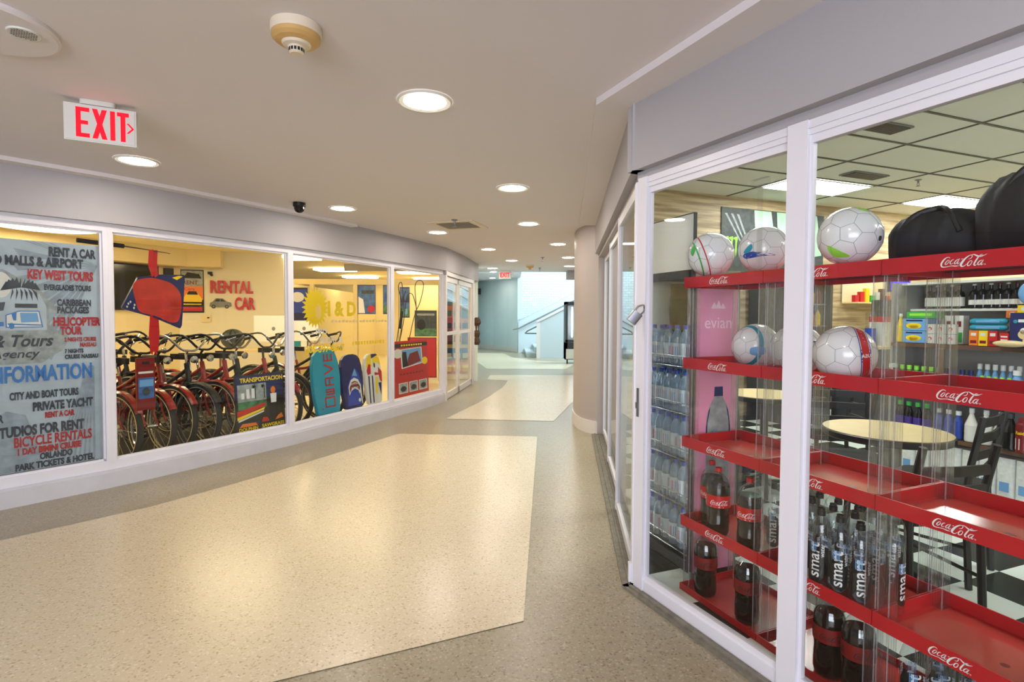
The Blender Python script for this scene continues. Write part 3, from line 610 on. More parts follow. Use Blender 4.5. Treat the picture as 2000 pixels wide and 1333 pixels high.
place(c2, f2, .345, .08, z5, 'black-capped cola bottle on the lowest tray behind a clear post', GC, 3.1)
place(c2, f2, .53, .128, z5, 'black-capped cola bottle half hidden behind the white mullion, lowest tray', GC, 3.6)
place(c2, f2, .725, .085, z5, 'largest black-capped cola bottle, at the bottom of the picture', GC, 3.1)
place(c2, f2, .837, .085, z5, 'black-capped cola bottle just right of the largest one, behind a clear post', GC, 3.4)
def water():
    t = thing('water_bottle', 'x', 'bottle', (0, 0, 0))
    W = Matrix.Scale(.955, 4, (0, 0, 1)); body = [(.022, .0), (.034, .004), (.0375, .015), (.0375, .21), (.036, .235), (.030, .262), (.020, .283), (.0135, .292), (.0125, .30)]
    m = MB(); m.T = W; m.lathe(body, 24); m.lathe([(.0365, .03), (.036, .034), (.0365, .038)], 24, caps=False); m.build('bottle', 'bottle_clear', t)
    m = MB()
    for q in range(2):
        a = q*math.pi; F = cyl_fn(.0381, .035, a, 1)
        m.poly([F(.029*math.cos(x), .034 + .032*math.sin(x)) for x in [math.pi + i*math.pi/8 for i in range(9)]] + [F(.029, .10), F(.015, .125), F(-.001, .115), F(-.029, .095)], 0)
        m.text('smart', lambda x, y, F=F: F(-y + .012, .022 + x), .056, 1, 'L', bold=.01)
        m.text('water', lambda x, y, F=F: F(-y + .029, .098 + x), .021, 1, 'L', bold=.01)
        for i in range(6): m.poly([F(-.020 + .004*i, .115), F(-.018 + .004*i, .115), F(-.018 + .004*i, .150), F(-.020 + .004*i, .150)], 2)
    m.build('label', ['black', 'white', 'sky_blue'], t)
    m = MB(); m.T = W; m.lathe([(.0145, .292), (.0145, .309), (.012, .312), (.012, .32), (.0001, .321)], 18); m.build('cap', 'black', t); return t
wb = water(); fw_ = [1]; GW = 'clear water bottles on the red racks'
fa = 4.1
WP = [(.415, .15, 'clear water bottle with black cap beside the post-hidden cola bottle', 4.2), (.63, .055, 'clear water bottle at the left of the front row of four', 3.5), (.705, .055, 'second clear water bottle in the front row, by the first', 3.75), (.779, .055, 'third clear water bottle in the front row, its lettering facing the window', fa), (.853, .055, 'front row clear water bottle with lettering, left of the clear post', 4.3), (.91, .137, 'clear water bottle standing alone behind the clear post, right of the row', 2.0)]
for s, d, l, r in WP: place(wb, fw_, s, d, z4, l, GW, r)
for row, d in enumerate((.14, .225, .31)):
    for k, s in enumerate((.57, .65, .73, .81) if row else (.60, .69, .775, .85)):
        if row == 0 and k == 3: continue
        place(wb, fw_, s, d, z4, 'clear water bottle, %s from the far end in row %s behind the front row' % (ORD[k], ['one', 'two', 'three'][row]), GW, 3.0 + .3*k)
place(wb, fw_, 1.345, .27, z4, 'clear water bottle cut off by the right edge of the picture', GW, 3.0)
for k, (s, d) in enumerate(((1.0, .11), (1.04, .19), (1.085, .10), (1.13, .19), (1.175, .10), (1.22, .2), (1.27, .11), (1.09, .28))):
    place(wb, fw_, s, d, z5, 'black-capped clear bottle on the nearest lowest tray, %s from the clear post' % ORD[k], GW, 1.2)

# ---------------------------------------------------------------- balls and bags
def ball(s, d, z, label, decor, rz=0):
    t = thing('soccer_ball', label, 'ball', rk(s, d, z + .1055), rz); m = MB(); m.sphere((0, 0, 0), .105, 40, 24); m.build('shell', 'ball_white', t)
    m = MB(); R = .1054                                        # panel seams of a truncated icosahedron
    ph = (1 + 5**.5)/2; V = []
    for p in ((0, 1, 3*ph), (1, 2 + ph, 2*ph), (ph, 2, 2*ph + 1)):
        for sg in range(8):
            q = [p[i] * (-1 if sg >> i & 1 else 1) for i in range(3)]
            for c in range(3):
                v = (q[c % 3], q[(c+1) % 3], q[(c+2) % 3])
                if all(sum((x-y)**2 for x, y in zip(v, u)) > .01 for u in V): V.append(v)
    for i in range(len(V)):
        for j in range(i):
            a, b = Vector(V[i]), Vector(V[j])
            if (a-b).length < 2.05:
                P = [(a.lerp(b, k/3)).normalized()*R for k in range(4)]; m.tube(P, .0007, 3, 0)
    m.build('seams', 'grey', t); m = MB(); decor(m); m.build('print', ['blue', 'red', 'green', 'lime', 'teal', 'white', 'dark_grey', 'sky_blue'], t); return t
def patch(m, pts, mi, R=.1058):
    "printed patch: outline in (azimuth, elevation) degrees, subdivided onto the ball"
    P = smooth_path([Vector((a, e, 0)) for a, e in pts], 3, True); c = sum(P, Vector())/len(P)
    S = lambda v: (R*math.cos(math.radians(v.y))*math.cos(math.radians(v.x)), R*math.cos(math.radians(v.y))*math.sin(math.radians(v.x)), R*math.sin(math.radians(v.y)))
    n = len(P); vs = [S(c)] + [S(c.lerp(p, .5)) for p in P] + [S(p) for p in P]
    m.add(vs, [(0, 1+k, 1+(k+1) % n) for k in range(n)] + [(1+k, 1+n+k, 1+n+(k+1) % n, 1+(k+1) % n) for k in range(n)], mi, True)
def band(m, ax, off, w_, mi, a0=0, a1=360, R=.1057):
    q = Vector((0,0,1)).rotation_difference(Vector(ax)).to_matrix(); vs = []; n = 40
    for k in range(n + 1):
        a = math.radians(a0 + (a1-a0)*k/n)
        for o_ in (off - w_/2, off + w_/2): rr = math.sqrt(max(0, R*R - o_*o_)); vs.append(tuple(q @ Vector((rr*math.cos(a), rr*math.sin(a), o_))))
    m.add(vs, [(2*k, 2*k+1, 2*k+3, 2*k+2) for k in range(n)], mi, True)
VR = -110                                             # azimuth that faces the viewer
def d1(m): band(m, (1, -.25, .35), -.062, .006, 2); band(m, (1, -.25, .35), -.034, .005, 1); patch(m, [(-162, 20), (-150, 16), (-152, 2), (-160, -6), (-168, 6)], 2)
def d2(m): patch(m, [(-165, -8), (-145, 10), (-140, 0), (-150, -10)], 4, .1059); patch(m, [(-168, -14), (-140, -8), (-88, -18), (-120, -20), (-160, -24)], 0)
def d3(m):
    patch(m, [(-100, 62), (-70, 48), (-62, 62), (-80, 74)], 3); patch(m, [(-165, -20), (-140, -34), (-120, -48), (-160, -46)], 3); patch(m, [(-66, -6), (-58, -6), (-58, -14), (-66, -14)], 6)
def d4(m): band(m, (.85, .3, -.1), -.055, .016, 4); patch(m, [(-125, 0), (-95, 2), (-95, -16), (-125, -18)], 7)
def d5(m): patch(m, [(-100, 8), (-75, 12), (-60, -4), (-70, -24), (-92, -18)], 3); patch(m, [(-80, 24), (-62, 22), (-62, 19), (-80, 20)], 6)
def d6(m):
    axv = (.92, -.32, .10); band(m, axv, .045, .036, 0); band(m, axv, .045, .030, 5, R=.1059); band(m, axv, .045, .026, 1, R=.1061)
    q = Vector((0,0,1)).rotation_difference(Vector(axv)).to_matrix(); best = min(range(360), key=lambda a: (q @ Vector((math.cos(math.radians(a)), math.sin(math.radians(a)), 0)) - Vector((-.55, -.8, -.05))).length)
    band(m, axv, .045, .037, 0, best - 13, best + 13, R=.1064)
    def F(x, y): a = math.radians(best) + y/.1; o_ = .045 + x; rr = math.sqrt(.1067**2 - o_*o_); return tuple(q @ Vector((rr*math.cos(a), rr*math.sin(a), o_)))
    m.text('USA', lambda x, y: F(-x, -(y - .007)), .018, 5, 'C', bold=.03)
zt, z2 = ZT[0], ZT[1] - LIP + .0062
ball(.085, .085, zt, 'white soccer ball with green and red stripes at the far end of the top shelf', d1)
ball(.325, .16, zt, 'white soccer ball with a blue and teal flash beside the clear spare post', d2)
ball(.74, .12, zt, 'white soccer ball with pale green corners beside the black bag', d3)
ball(.228, .23, z2, 'white soccer ball with a teal print, behind the clear rack post', d4)
ball(.475, .19, z2, 'white soccer ball with a lime patch, in the middle of the second shelf', d5)
ball(.722, .135, z2, 'white soccer ball with a blue and red USA stripe', d6)
def bag(s, d, z, L, W, H, label, rz):
    t = thing('duffel_bag', label, 'bag', rk(s, d, z), RZ + rz); m = MB(); n, k = 26, 22; vs = []
    for i in range(n + 1):
        x = -L/2 + L*i/n; e = 1 - abs(2*i/n - 1)**3.2*.62; e2 = max(.05, e)
        for j in range(k):
            a = 2*math.pi*j/k; r_ = 1 + .05*math.sin(3*a + i*.7) + .03*math.sin(i*1.7 + j)
            ca, sa = math.cos(a), math.sin(a); sh = lambda v: math.copysign(abs(v)**.75, v)
            vs.append((x, W/2*sh(ca)*e2*r_, max(.002, H/2 + H/2*sh(sa)*r_*(e2 if sa > 0 else 1))))
    m.add(vs, [(i*k+j, i*k+(j+1) % k, (i+1)*k+(j+1) % k, (i+1)*k+j) for i in range(n) for j in range(k)], 0, True); m.add(vs[:k], [tuple(range(k-1, -1, -1))], 0); m.add(vs[-k:], [tuple(range(k))], 0)
    m.build('body', 'bag_black', t)
    m = MB(); m.tube([(-L*.3, -W*.42, H*.55), (-L*.15, -W*.40, H*.9), (L*.05, -W*.2, H*1.03), (L*.2, -W*.38, H*.88), (L*.32, -W*.42, H*.5)], .009, 6, sub=5); m.build('strap', 'black', t)
    m = MB(); m.tube([(-L*.4, 0, H*.80), (-L*.2, 0, H*.985), (0, 0, H*1.0), (L*.2, 0, H*.985), (L*.4, 0, H*.8)], .004, 6, sub=4); m.build('zip', 'dark_grey', t); return t
bag(.955, .265, zt, .29, .19, .172, 'black duffel bag slumped beside the soccer ball on the top shelf', .05)
b = bag(1.31, .20, zt, .40, .27, .245, 'bulging tall black bag at the right edge of the top shelf', .0)
m = MB(); m.tube([(-.13, .10, .02), (-.14, .20, -.05), (-.12, .21, -.10), (-.08, .21, -.11), (-.03, .205, -.09), (0, .20, -.05), (.0, .10, .02)], .011, 6, sub=4); m.build('strap', 'black', b)

# ---------------------------------------------------------------- pink drinks fridge
FR0 = Vector((.918, 2.672)); FA = RA; t = thing('drinks_fridge', 'slim glass-front fridge full of water bottles with a pink side panel', 'fridge', (FR0.x, FR0.y, .006), RA)
FW, FD, FH = .455, .285, 1.58         # local: x = depth into store (side), y = away along the front
m = MB(); m.box(0, FD, 0, .018, 0, FH); m.box(.0, FD, FW - .018, FW, 0, FH); m.box(FD - .018, FD, .018, FW - .018, 0, FH); m.box(.03, FD - .018, .018, FW - .018, .0, .075); m.box(.03, FD - .018, .018, FW - .018, FH - .03, FH); m.build('cabinet', 'steel', t)
m = MB(); m.box(FD - .024, FD - .019, .02, FW - .02, .08, FH - .03); m.box(.03, FD - .025, .0185, .022, .08, FH - .031); m.box(.03, FD - .025, FW - .022, FW - .0185, .08, FH - .031); m.build('liner', 'offwhite', t); m = MB(); m.box(.004, .012, FW - .03, FW - .02, .1, FH - .06); m.box(.004, .012, .020, .03, .1, FH - .06); m.build('inner_light', 'fridge_led', t)
m = MB(); m.box(.008, FD - .022, -.006, -.0005, .035, FH - .05, 0)
F = lambda x, y: (.15 + x, -.0068, y); m.text('evian', F, 1, 1) if 0 else None
m.text('evian', lambda x, y: (.140 + x, -.0068, 1.285 + y), .086, 1, bold=.004)
for cx, w_, h_ in ((.112, .020, .032), (.140, .020, .043), (.168, .018, .028)): m.poly([(cx - w_, -.0068, 1.385), (cx + w_, -.0068, 1.385), (cx + w_*.35, -.0068, 1.385 + h_*.7), (cx, -.0068, 1.385 + h_), (cx - w_*.3, -.0068, 1.385 + h_*.72)], 1)
BOT = [(-.075, .62), (-.078, .76), (-.074, .83), (-.055, .89), (-.030, .925), (-.026, .935), (.026, .935), (.030, .925), (.055, .89), (.074, .83), (.078, .76), (.075, .62), (.070, .35), (-.070, .35)]
m.poly([(.15 + x, -.0069, z) for x, z in BOT], 2); m.poly([(.122, -.007, .936), (.178, -.007, .936), (.176, -.007, .985), (.124, -.007, .985)], 3)
for sx in (-1, 1): m.poly([(.15 + sx*x, -.0072, z) for x, z in ((.05, .885), (.062, .865), (.077, .78), (.077, .74), (.070, .74), (.068, .80))], 3)
m.poly([(.085, -.0072, .70), (.215, -.0072, .70), (.215, -.0072, .74), (.19, -.0072, .76), (.16, -.0072, .735), (.13, -.0072, .765), (.1, -.0072, .735)], 4)
m.build('side_panel', ['pink', 'pink_text', 'photo_grey', 'navy', 'sky_blue'], t, (0, 0, 0))
m = MB()
for y0, y1, z0, z1 in ((.0, .014, .04, FH), (FW - .03, FW, .04, FH), (.03, FW - .03, .04, .085), (.03, FW - .03, FH - .045, FH)): m.box(-.018, -.002, y0, y1, z0, z1)
dr = m.build('door', 'dark_grey', t); m = MB(); m.box(-.013, -.009, .014, FW - .03, .085, FH - .045); m.build('pane', 'fridge_glass', dr)
m = MB(); m.tube([(-.03, FW - .045, .7), (-.05, FW - .045, .72), (-.05, FW - .045, 1.05), (-.03, FW - .045, 1.07)], .007, 8); m.build('handle', 'chrome', dr)
SH = [1.08, .835, .595, .355, .105]
for z in SH:
    m = MB()
    for k in range(16): m.tube([(.004, .025 + k*.027, z), (FD - .03, .025 + k*.027, z)], .0016, 5)
    m.tube([(.004, .022, z), (.004, FW - .022, z)], .0028, 6); m.tube([(FD - .03, .022, z), (FD - .03, FW - .022, z)], .0028, 6); m.tube([(.004, .022, z + .055), (.004, FW - .022, z + .055)], .0022, 6)
    for k in range(12): m.tube([(.004, .03 + k*.036, z), (.004, .03 + k*.036, z + .055)], .0013, 4)
    m.build('shelf', 'chrome', t)
def toF(x, y, z): v = Vector((x, y, 0)); v.rotate(Matrix.Rotation(RA, 3, 'Z')); return (FR0.x + v.x, FR0.y + v.y, z + .006)
sg = thing('fridge_sign', 'blank white sign board standing on top of the slim fridge', 'sign', toF(0, 0, FH + .0005), RA)
m = MB(); m.box(-.008, .008, .012, FW - .0, 0, .28); m.build('board', 'offwhite', sg); m = MB(); m.box(-.009, .009, .010, FW + .002, .28, .285); m.box(-.009, .009, .006, .012, 0, .285); m.build('edge', 'dark_grey', sg)
bb = thing('bottle_display', 'dark oversized bottle shape standing at the back of the top fridge shelf', 'bottle display', toF(.135, .298, SH[0] + .004), 0)
m = MB(); m.lathe([(.04, 0), (.051, .01), (.054, .06), (.051, .12), (.046, .19), (.052, .25), (.056, .30), (.051, .36), (.047, .40), (.050, .44)], 26); m.build('body', 'black_matte', bb)
def evi():
    t = thing('water_bottle', 'x', 'bottle'); m = MB()
    m.lathe([(.02, 0), (.029, .003), (.031, .012), (.0305, .03), (.031, .05), (.031, .13), (.0295, .15), (.022, .175), (.0135, .19), (.012, .197)], 18); m.build('bottle', 'bottle_blue', t)
    m = MB(); m.lathe([(.0316, .035), (.0316, .118)], 24, 0, caps=False)
    for q in range(3):
        a = q*2.1 + .4; Fq = cyl_fn(.0319, .05, a, 1); m.poly([Fq(x, y) for x, y in ((0, 0), (.010, 0), (.010, .05), (0, .05))], 1); m.poly([Fq(x, y) for x, y in ((.02, .0), (.034, 0), (.034, .05), (.02, .05))], 2)
    m.build('label', ['white', 'pink', 'sky_blue'], t)
    m = MB(); m.lathe([(.0138, .194), (.0138, .212), (.012, .214), (.0001, .214)], 16); m.build('cap', 'blue', t); return t
ev = evi(); first = True; RN = ['top', 'second', 'third', 'fourth', 'lowest']
for si, z in enumerate(SH):
    for row in range(2):
        for k in range(6):
            x, y = .045 + .072*row, .055 + .069*k
            if si == 0 and row == 1 and k in (3, 4): continue
            lab = 'small blue-capped water bottle on the %s fridge shelf, %s row, %s from the pink side' % (RN[si], ['front', 'rear'][row], ORD[k]); L = toF(x, y, z + .0035)
            if first: ev.location = L; ev['label'] = lab; ev['group'] = 'blue-capped water bottles in the slim fridge'; first = False
            else: dup(ev, L, random.uniform(0, 6), lab, 'blue-capped water bottles in the slim fridge')
# ================================================================ RIGHT STORE: furniture and goods
def chair(a_pos, b_dir, label, h=.86):
    t = thing('cafe_chair', label, 'chair', (a_pos[0], a_pos[1], .005), b_dir)      # local +y = facing; back at -y
    for sx in (-1, 1):
        m = MB(); m.tube([(sx*.18, -.20, 0), (sx*.18, -.175, .44), (sx*.18, -.19, .6), (sx*.18, -.235, h)], .016, 8); m.build('rear_leg', 'black', t)
        m = MB(); m.tube([(sx*.185, .18, 0), (sx*.18, .17, .44)], .015, 8); m.build('front_leg', 'black', t)
    m = MB(); m.rbox(-.2, .2, -.18, .2, .44, .475, .06); m.build('seat', 'black_matte', t)
    for z in (.57, .66, .75, .83):
        if z < h: y = -.19 - (z - .6)*.17; m = MB(); m.T = Matrix.Translation((0, y, z + (h - .86))); m.prism([(-.17, -.006), (0, -.022), (.17, -.006), (.17, .006), (0, -.010), (-.17, .006)], -.022, .022); m.build('slat', 'black', t)
    m = MB(); m.tube([(-.18, -.18, .2), (-.18, .17, .2)], .009, 6); m.tube([(.18, -.18, .2), (.18, .17, .2)], .009, 6); m.build('stretcher', 'black', t); return t
def table(x, y, r, label):
    t = thing('cafe_table', label, 'table', (x, y, .005)); m = MB(); m.lathe([(r, .735), (r, .745), (.0001, .745)], 48); m.build('tabletop', 'table_cream', t)
    m = MB(); m.lathe([(r, .705), (r + .008, .712), (r + .008, .738), (r + .001, .742)], 48, caps=False); m.lathe([(r, .7052), (.0001, .7052)], 48, caps=False); m.build('edge_band', 'black', t)
    m = MB(); m.cyl((0, 0, .02), (0, 0, .705), .03); m.lathe([(.03, .70), (.14, .698)], 20); m.build('pedestal', 'black', t)
    for k in range(4): a = k*math.pi/2 + .4; m = MB(); m.tube([(0, 0, .06), (.24*math.cos(a), .24*math.sin(a), .018)], .016, 8); m.build('foot', 'black', t)
table(2.0, 2.83, .29, 'round cream-topped cafe table with a black edge behind the racks'); table(1.98, 4.15, .29, 'farther round cream-topped table seen below the second shelf')
chair((2.30, 2.86), math.radians(125) - math.pi/2, 'black ladder-back chair to the right of the round table')
chair((1.87, 2.47), math.radians(98) - math.pi/2, 'black slatted chair in front of the round table', .80)
chair((2.12, 3.36), math.radians(-108) - math.pi/2, 'black slatted chair behind the round table')
chair((1.62, 3.92), math.radians(35) - math.pi/2, 'black slatted chair drawn up to the farther table')
chair((2.45, 4.05), math.radians(170) - math.pi/2, 'black slatted chair on the far side of the farther table')

# shelving unit along the side of the store (front face at a = 4.75)
t = thing('store_shelving', 'long shelving unit with brown shelf edges packed with groceries', 'shelving', ab(4.75, 1.0, .005), RA)   # local x into unit, y along
SLN = 2.2
for z in (.38, .70, 1.132): m = MB(); m.box(0, .42, 0, SLN, z - .035, z - .004); m.build('shelf', 'brown', t)
m = MB(); m.box(.24, .42, 0, SLN, 1.40, 1.42); m.build('shelf', 'offwhite', t)
m = MB(); m.box(.12, .42, 0, SLN, 1.625, 1.645); m.build('top_shelf', 'offwhite', t)
m = MB(); m.box(.42, .45, -.02, SLN + .02, 0, 1.66); m.build('back_panel', 'panel_grey', t)
for y in (-.02, SLN): m = MB(); m.box(.02, .42, y, y + .02, 0, 1.645); m.build('side_panel', 'panel_grey', t)
m = MB(); m.box(-.005, .012, SLN - .42, SLN - .38, .72, 1.09); m.build('upright', 'brown', t)
def pos(b, z, da=.06): return ab(4.75 + da, b, z + .005)
def bx(name, cat, label, b, z, w_, h_, d_, mats, face=None, da=.0, grp=None):
    "carton; face(mb) draws on the front; local x depth, y along"
    t = thing(name, label, cat, pos(b, z, da), RA, grp); m = MB(); m.box(0, d_, -w_/2, w_/2, .0005, h_); m.build('carton', mats[0], t)
    m = MB()
    fn = lambda u, v: (-.0012, -u*w_/2, .0005 + (v + 1)*h_/2)
    E_ = lambda cu, cv, ru, rv, mi, n=16: m.poly([fn(cu + ru*math.cos(2*math.pi*i/n), cv + rv*math.sin(2*math.pi*i/n)) for i in range(n)], mi)
    Q = lambda u0, u1, v0, v1, mi: m.poly([fn(u0, v0), fn(u1, v0), fn(u1, v1), fn(u0, v1)], mi)
    if face: face(m, fn, E_, Q); m.build('print', mats[1:], t)
    return t
def lathe_item(name, cat, label, b, z, prof, mis, mats, partn, da=.06, grp=None, n=14):
    t = thing(name, label, cat, pos(b, z, da), 0, grp); k0 = 0
    for pn, (i0, i1), mt in zip(partn, mis, mats): m = MB(); m.lathe(prof[i0:i1+1], n); m.build(pn, mt, t)
    return t
cer = lambda m, fn, E_, Q: (E_(-.1, -.2, .62, .5, 0), E_(-.1, -.35, .4, .3, 1), Q(-.7, .6, .55, .8, 2))
GB = 'boxes on the upper shelf'
for k in range(2): bx('cereal_box', 'box', ['lower blue carton with a yellow oval, stacked on the brown shelf', 'upper blue carton with a yellow oval, under the green packs'][k], 3.02, 1.132 + .103*k, .20, .10, .14, ['sky_blue', 'yellow', 'orange', 'navy'], cer, .02, GB)
bx('snack_pack', 'packet', 'bright green packet lying on the blue cartons', 2.99, 1.339, .22, .055, .12, ['green', 'lime'], lambda m, fn, E_, Q: Q(-.8, .8, -.3, .5, 0), .04)
for k in range(3): bx('juice_carton', 'carton', 'pale carton standing behind the red fruit cans, %s from the blue boxes' % ORD[k], 2.92 - .075*k, 1.132, .06, .23, .07, ['offwhite', 'green', 'dark_red'], lambda m, fn, E_, Q: (Q(-.8, .8, -.9, -.2, 0), Q(-.5, .5, .2, .6, 1)), .16)
for r_ in range(2):
    for k in range(3):
        tc = lathe_item('fruit_can', 'can', 'small white can with red fruit, %s of the %s row beside the blue cartons' % (ORD[k], ['bottom', 'top'][r_]), 2.895 - .075*k, 1.132 + .0805*r_, [(.033, .0005), (.033, .078), (.033, .0785), (.030, .0795), (.030, .0798)], [(0, 1), (1, 4)], ['offwhite', 'steel'], ['body', 'lid'], .04, 'fruit cans')
        m = MB(); Fq = cyl_fn(.0333, .02, math.pi + RA, 1); m.poly([Fq(.016*math.cos(i*.5), .02 + .016*math.sin(i*.5)) for i in range(12)], 0); m.build('label', 'red', tc)
JU = [(.028, .0005), (.03, .01), (.03, .14), (.012, .2), (.012, .22), (.015, .221), (.015, .245)]
for k in range(2): lathe_item('juice_bottle', 'bottle', 'yellow bottle with white cap at the far end of the upper shelf, %s' % ['the outer one', 'the inner one'][k], 3.155 - .07*k*.9, 1.132, JU, [(0, 4), (5, 6)], [['yellow', 'orange'][k], 'white'], ['bottle', 'cap'], .05 + .06*k, 'juice bottles')
WI = [(.035, .0005), (.036, .01), (.036, .11), (.03, .135), (.0125, .155), (.0125, .185), (.0135, .186), (.0135, .198)]
for k in range(15):
    bb_ = 3.06 - .056*k - (.05 if k > 4 else 0)
    tw = lathe_item('wine_bottle', 'bottle', 'dark wine bottle, %s label, %s from the far end' % ('square white' if k < 5 else 'narrow white', ORD[k] if k < 12 else ['thirteenth', 'fourteenth', 'fifteenth'][k-12]), bb_, 1.42, WI, [(0, 5), (6, 7)], ['black_gloss', 'white' if k % 2 else 'dark_red'], ['bottle', 'capsule'], .27, 'wine bottles')
    m = MB(); m.lathe([(.0364, .02 if k < 5 else .03), (.0364, .095 if k < 5 else .07)], 18, caps=False); m.build('label', 'offwhite', tw)
for k in range(4): bx('snack_box', 'box', '%s small carton under the teal packs' % ['dark red', 'red', 'yellow', 'orange'][k], 2.40 + .062*k, 1.132, .058, .115, .1, [['dark_red', 'red', 'yellow', 'orange'][k], 'offwhite', 'dark_red'], lambda m, fn, E_, Q: (Q(-.6, .6, .3, .7, 0), Q(-.7, .7, -.7, -.3, 1)), .01, 'snack boxes')
for k in range(2):
    tp = thing('wrapped_pack', 'shiny teal wrapped pack lying on the small cartons, %s' % ['lower', 'upper'][k], 'packet', pos(2.51, 1.2475 + .047*k, .0), RA, 'teal packs'); m = MB(); m.T = Matrix.Translation((.05, 0, .023)); m.tube([(0, -.12, 0), (0, -.10, 0), (0, .0, 0), (0, .1, 0), (0, .12, 0)], [.012, .0228, .0228, .0228, .012], 12); m.build('wrapper', 'teal', tp)
    m = MB(); m.box(.024, .029, -.08, .07, .015, .032); m.build('label', 'sky_blue', tp)
bx('biscuit_box', 'box', 'large dark blue carton with a cream snack picture on it', 2.265, 1.132, .16, .25, .08, ['navy', 'white', 'table_cream', 'teal'], lambda m, fn, E_, Q: (m.text('RITZ', lambda x, y: fn(x*1.0 + .1, .35 + y*.6), .62, 0, bold=.03) if 0 else Q(-.4, .6, .45, .62, 0), E_(.1, -.25, .5, .28, 1), E_(.35, -.6, .4, .2, 1), E_(.0, -.05, .25, .18, 0), E_(-.6, .5, .16, .1, 2)), -.02)
bx('snack_box', 'box', 'small red and white carton beside the large blue carton', 2.372, 1.132, .05, .10, .08, ['red', 'white'], lambda m, fn, E_, Q: (Q(-.8, .8, -.2, .1, 0), Q(-.8, .8, .4, .6, 0)), -.03)
for k in range(3): bx('snack_box', 'box', '%s carton on the upper row above the large blue carton' % ['orange and white', 'yellow', 'orange'][k], 2.40 - .085*k, 1.383 if k else 1.345, .08, .055, .1, [['orange', 'yellow', 'orange'][k], 'offwhite', 'red'], lambda m, fn, E_, Q: E_(0, 0, .5, .6, 0), .085 if k else .12, 'top snack boxes')
tp = thing('crisp_bag', 'blue and orange bag of crisps at the right edge above the cartons', 'bag of crisps', pos(2.285, 1.439, .06), RA); m = MB(); m.sphere((.03, 0, .085), .085, 18, 12, 0, (.35, .85, 1)); m.build('bag', 'sky_blue', tp); m = MB(); m.sphere((.022, 0, .09), .055, 14, 10, 0, (.42, .8, 1)); m.build('print', 'orange', tp)
tp = thing('cookie_bag', 'yellowish bag of cookies lying in front of the large blue carton', 'bag of cookies', pos(2.33, 1.132, -.075), RA); m = MB(); m.sphere((.03, 0, .026), .025, 18, 10, 0, (1.1, 4.2, 1)); m.build('bag', 'table_cream', tp)
# middle shelf
SQ = [(.026, .0005), (.028, .01), (.028, .15), (.014, .19), (.014, .20), (.018, .201), (.018, .236)]
for k in range(6): lathe_item('cleaner_bottle', 'bottle', 'green-capped cleaner bottle, %s from the far end of the middle shelf' % ORD[k], 3.13 - .058*k, .70, SQ, [(0, 4), (5, 6)], ['green', 'lime'], ['bottle', 'cap'], .05, 'green cleaner bottles')
for k in range(4): lathe_item('cleaner_bottle', 'bottle', 'purple cleaner bottle on the middle shelf, %s after the green ones' % ORD[k], 2.79 - .058*k, .70, SQ, [(0, 4), (5, 6)], ['purple', 'navy'], ['bottle', 'cap'], .05, 'purple cleaner bottles')
for k in range(6): lathe_item('cleaner_bottle', 'bottle', 'pale blue cleaner bottle with white cap, %s from the clear post' % ORD[k], 2.60 - .05*k, .70, [(r*.85, z*1.22) for r, z in SQ], [(0, 4), (5, 6)], ['sky_blue', 'white'], ['bottle', 'cap'], .13, 'pale blue cleaner bottles')
for k in range(5): lathe_item('cleaner_bottle', 'bottle', 'lime green bottle in front of the pale blue ones, %s in its row' % ORD[k], 2.535 - .042*k, .70, [(r*.7, z*.86) for r, z in SQ], [(0, 4), (5, 6)], ['lime', 'lime'], ['bottle', 'cap'], .04, 'lime green bottles')
JG = [(.055, .0005), (.06, .01), (.06, .13), (.03, .19), (.02, .215), (.02, .225), (.024, .226), (.024, .262)]
lathe_item('cleaner_jug', 'jug', 'pale blue jug with white cap at the end of the lime bottles', 2.325, .70, JG, [(0, 5), (6, 7)], ['sky_blue', 'white'], ['jug', 'cap'], .05)
ts = thing('spray_bottle', 'white spray bottle at the far end of the middle shelf', 'spray bottle', pos(3.165, .70, .0), RA); m = MB(); m.lathe([(.03, .0005), (.032, .01), (.032, .13), (.012, .19), (.012, .21)], 14); m.build('bottle', 'navy', ts); m = MB(); m.box(-.05, .025, -.013, .013, .21, .245); m.box(-.035, -.028, -.006, .006, .165, .21); m.build('trigger', 'white', ts)
# lower shelf
for k in range(4):
    tb = lathe_item('cleaner_bottle', 'bottle', 'dark bottle with purple label and green cap, %s behind the round table' % ORD[k], 3.13 - .072*k, .38, [(r*1.15, z*1.05) for r, z in SQ], [(0, 4), (5, 6)], ['black_gloss', 'green'], ['bottle', 'cap'], .04, 'purple-labelled bottles'); m = MB(); m.lathe([(.0328, .03), (.0328, .12)], 18, caps=False); m.build('label', 'purple', tb)
for k in range(3): lathe_item('bleach_jug', 'jug', 'white bleach jug seen over the chair back, %s in the row' % ORD[k], 2.60 - .095*k, .38, [(r*.72, z) for r, z in JG], [(0, 5), (6, 7)], ['offwhite', 'white'], ['jug', 'cap'], .05, 'white bleach jugs')
for k in range(3): lathe_item('detergent_bottle', 'bottle', 'blue-labelled bottle on the lower shelf left of the bleach jugs, %s in its row' % ORD[k], 2.83 - .07*k, .38, [(r*1.05, z*.95) for r, z in SQ], [(0, 4), (5, 6)], ['blue', 'white'], ['bottle', 'cap'], .05, 'blue detergent bottles')
lathe_item('oil_jug', 'jug', 'black jug with yellow label on the lower shelf', 2.345, .38, [(r*.95, z*1.02) for r, z in JG], [(0, 5), (6, 7)], ['black_gloss', 'dark_grey'], ['jug', 'cap'], .03)
tb = lathe_item('insect_spray', 'can', 'dark red spray can with yellow lettering on the lower shelf', 2.265, .38, [(.042, .0005), (.042, .20), (.03, .212), (.03, .235), (.012, .25)], [(0, 2), (2, 4)], ['dark_red', 'dark_red'], ['can', 'cap'], .02); m = MB(); Fq = cyl_fn(.0424, .13, math.pi + RA, 1)
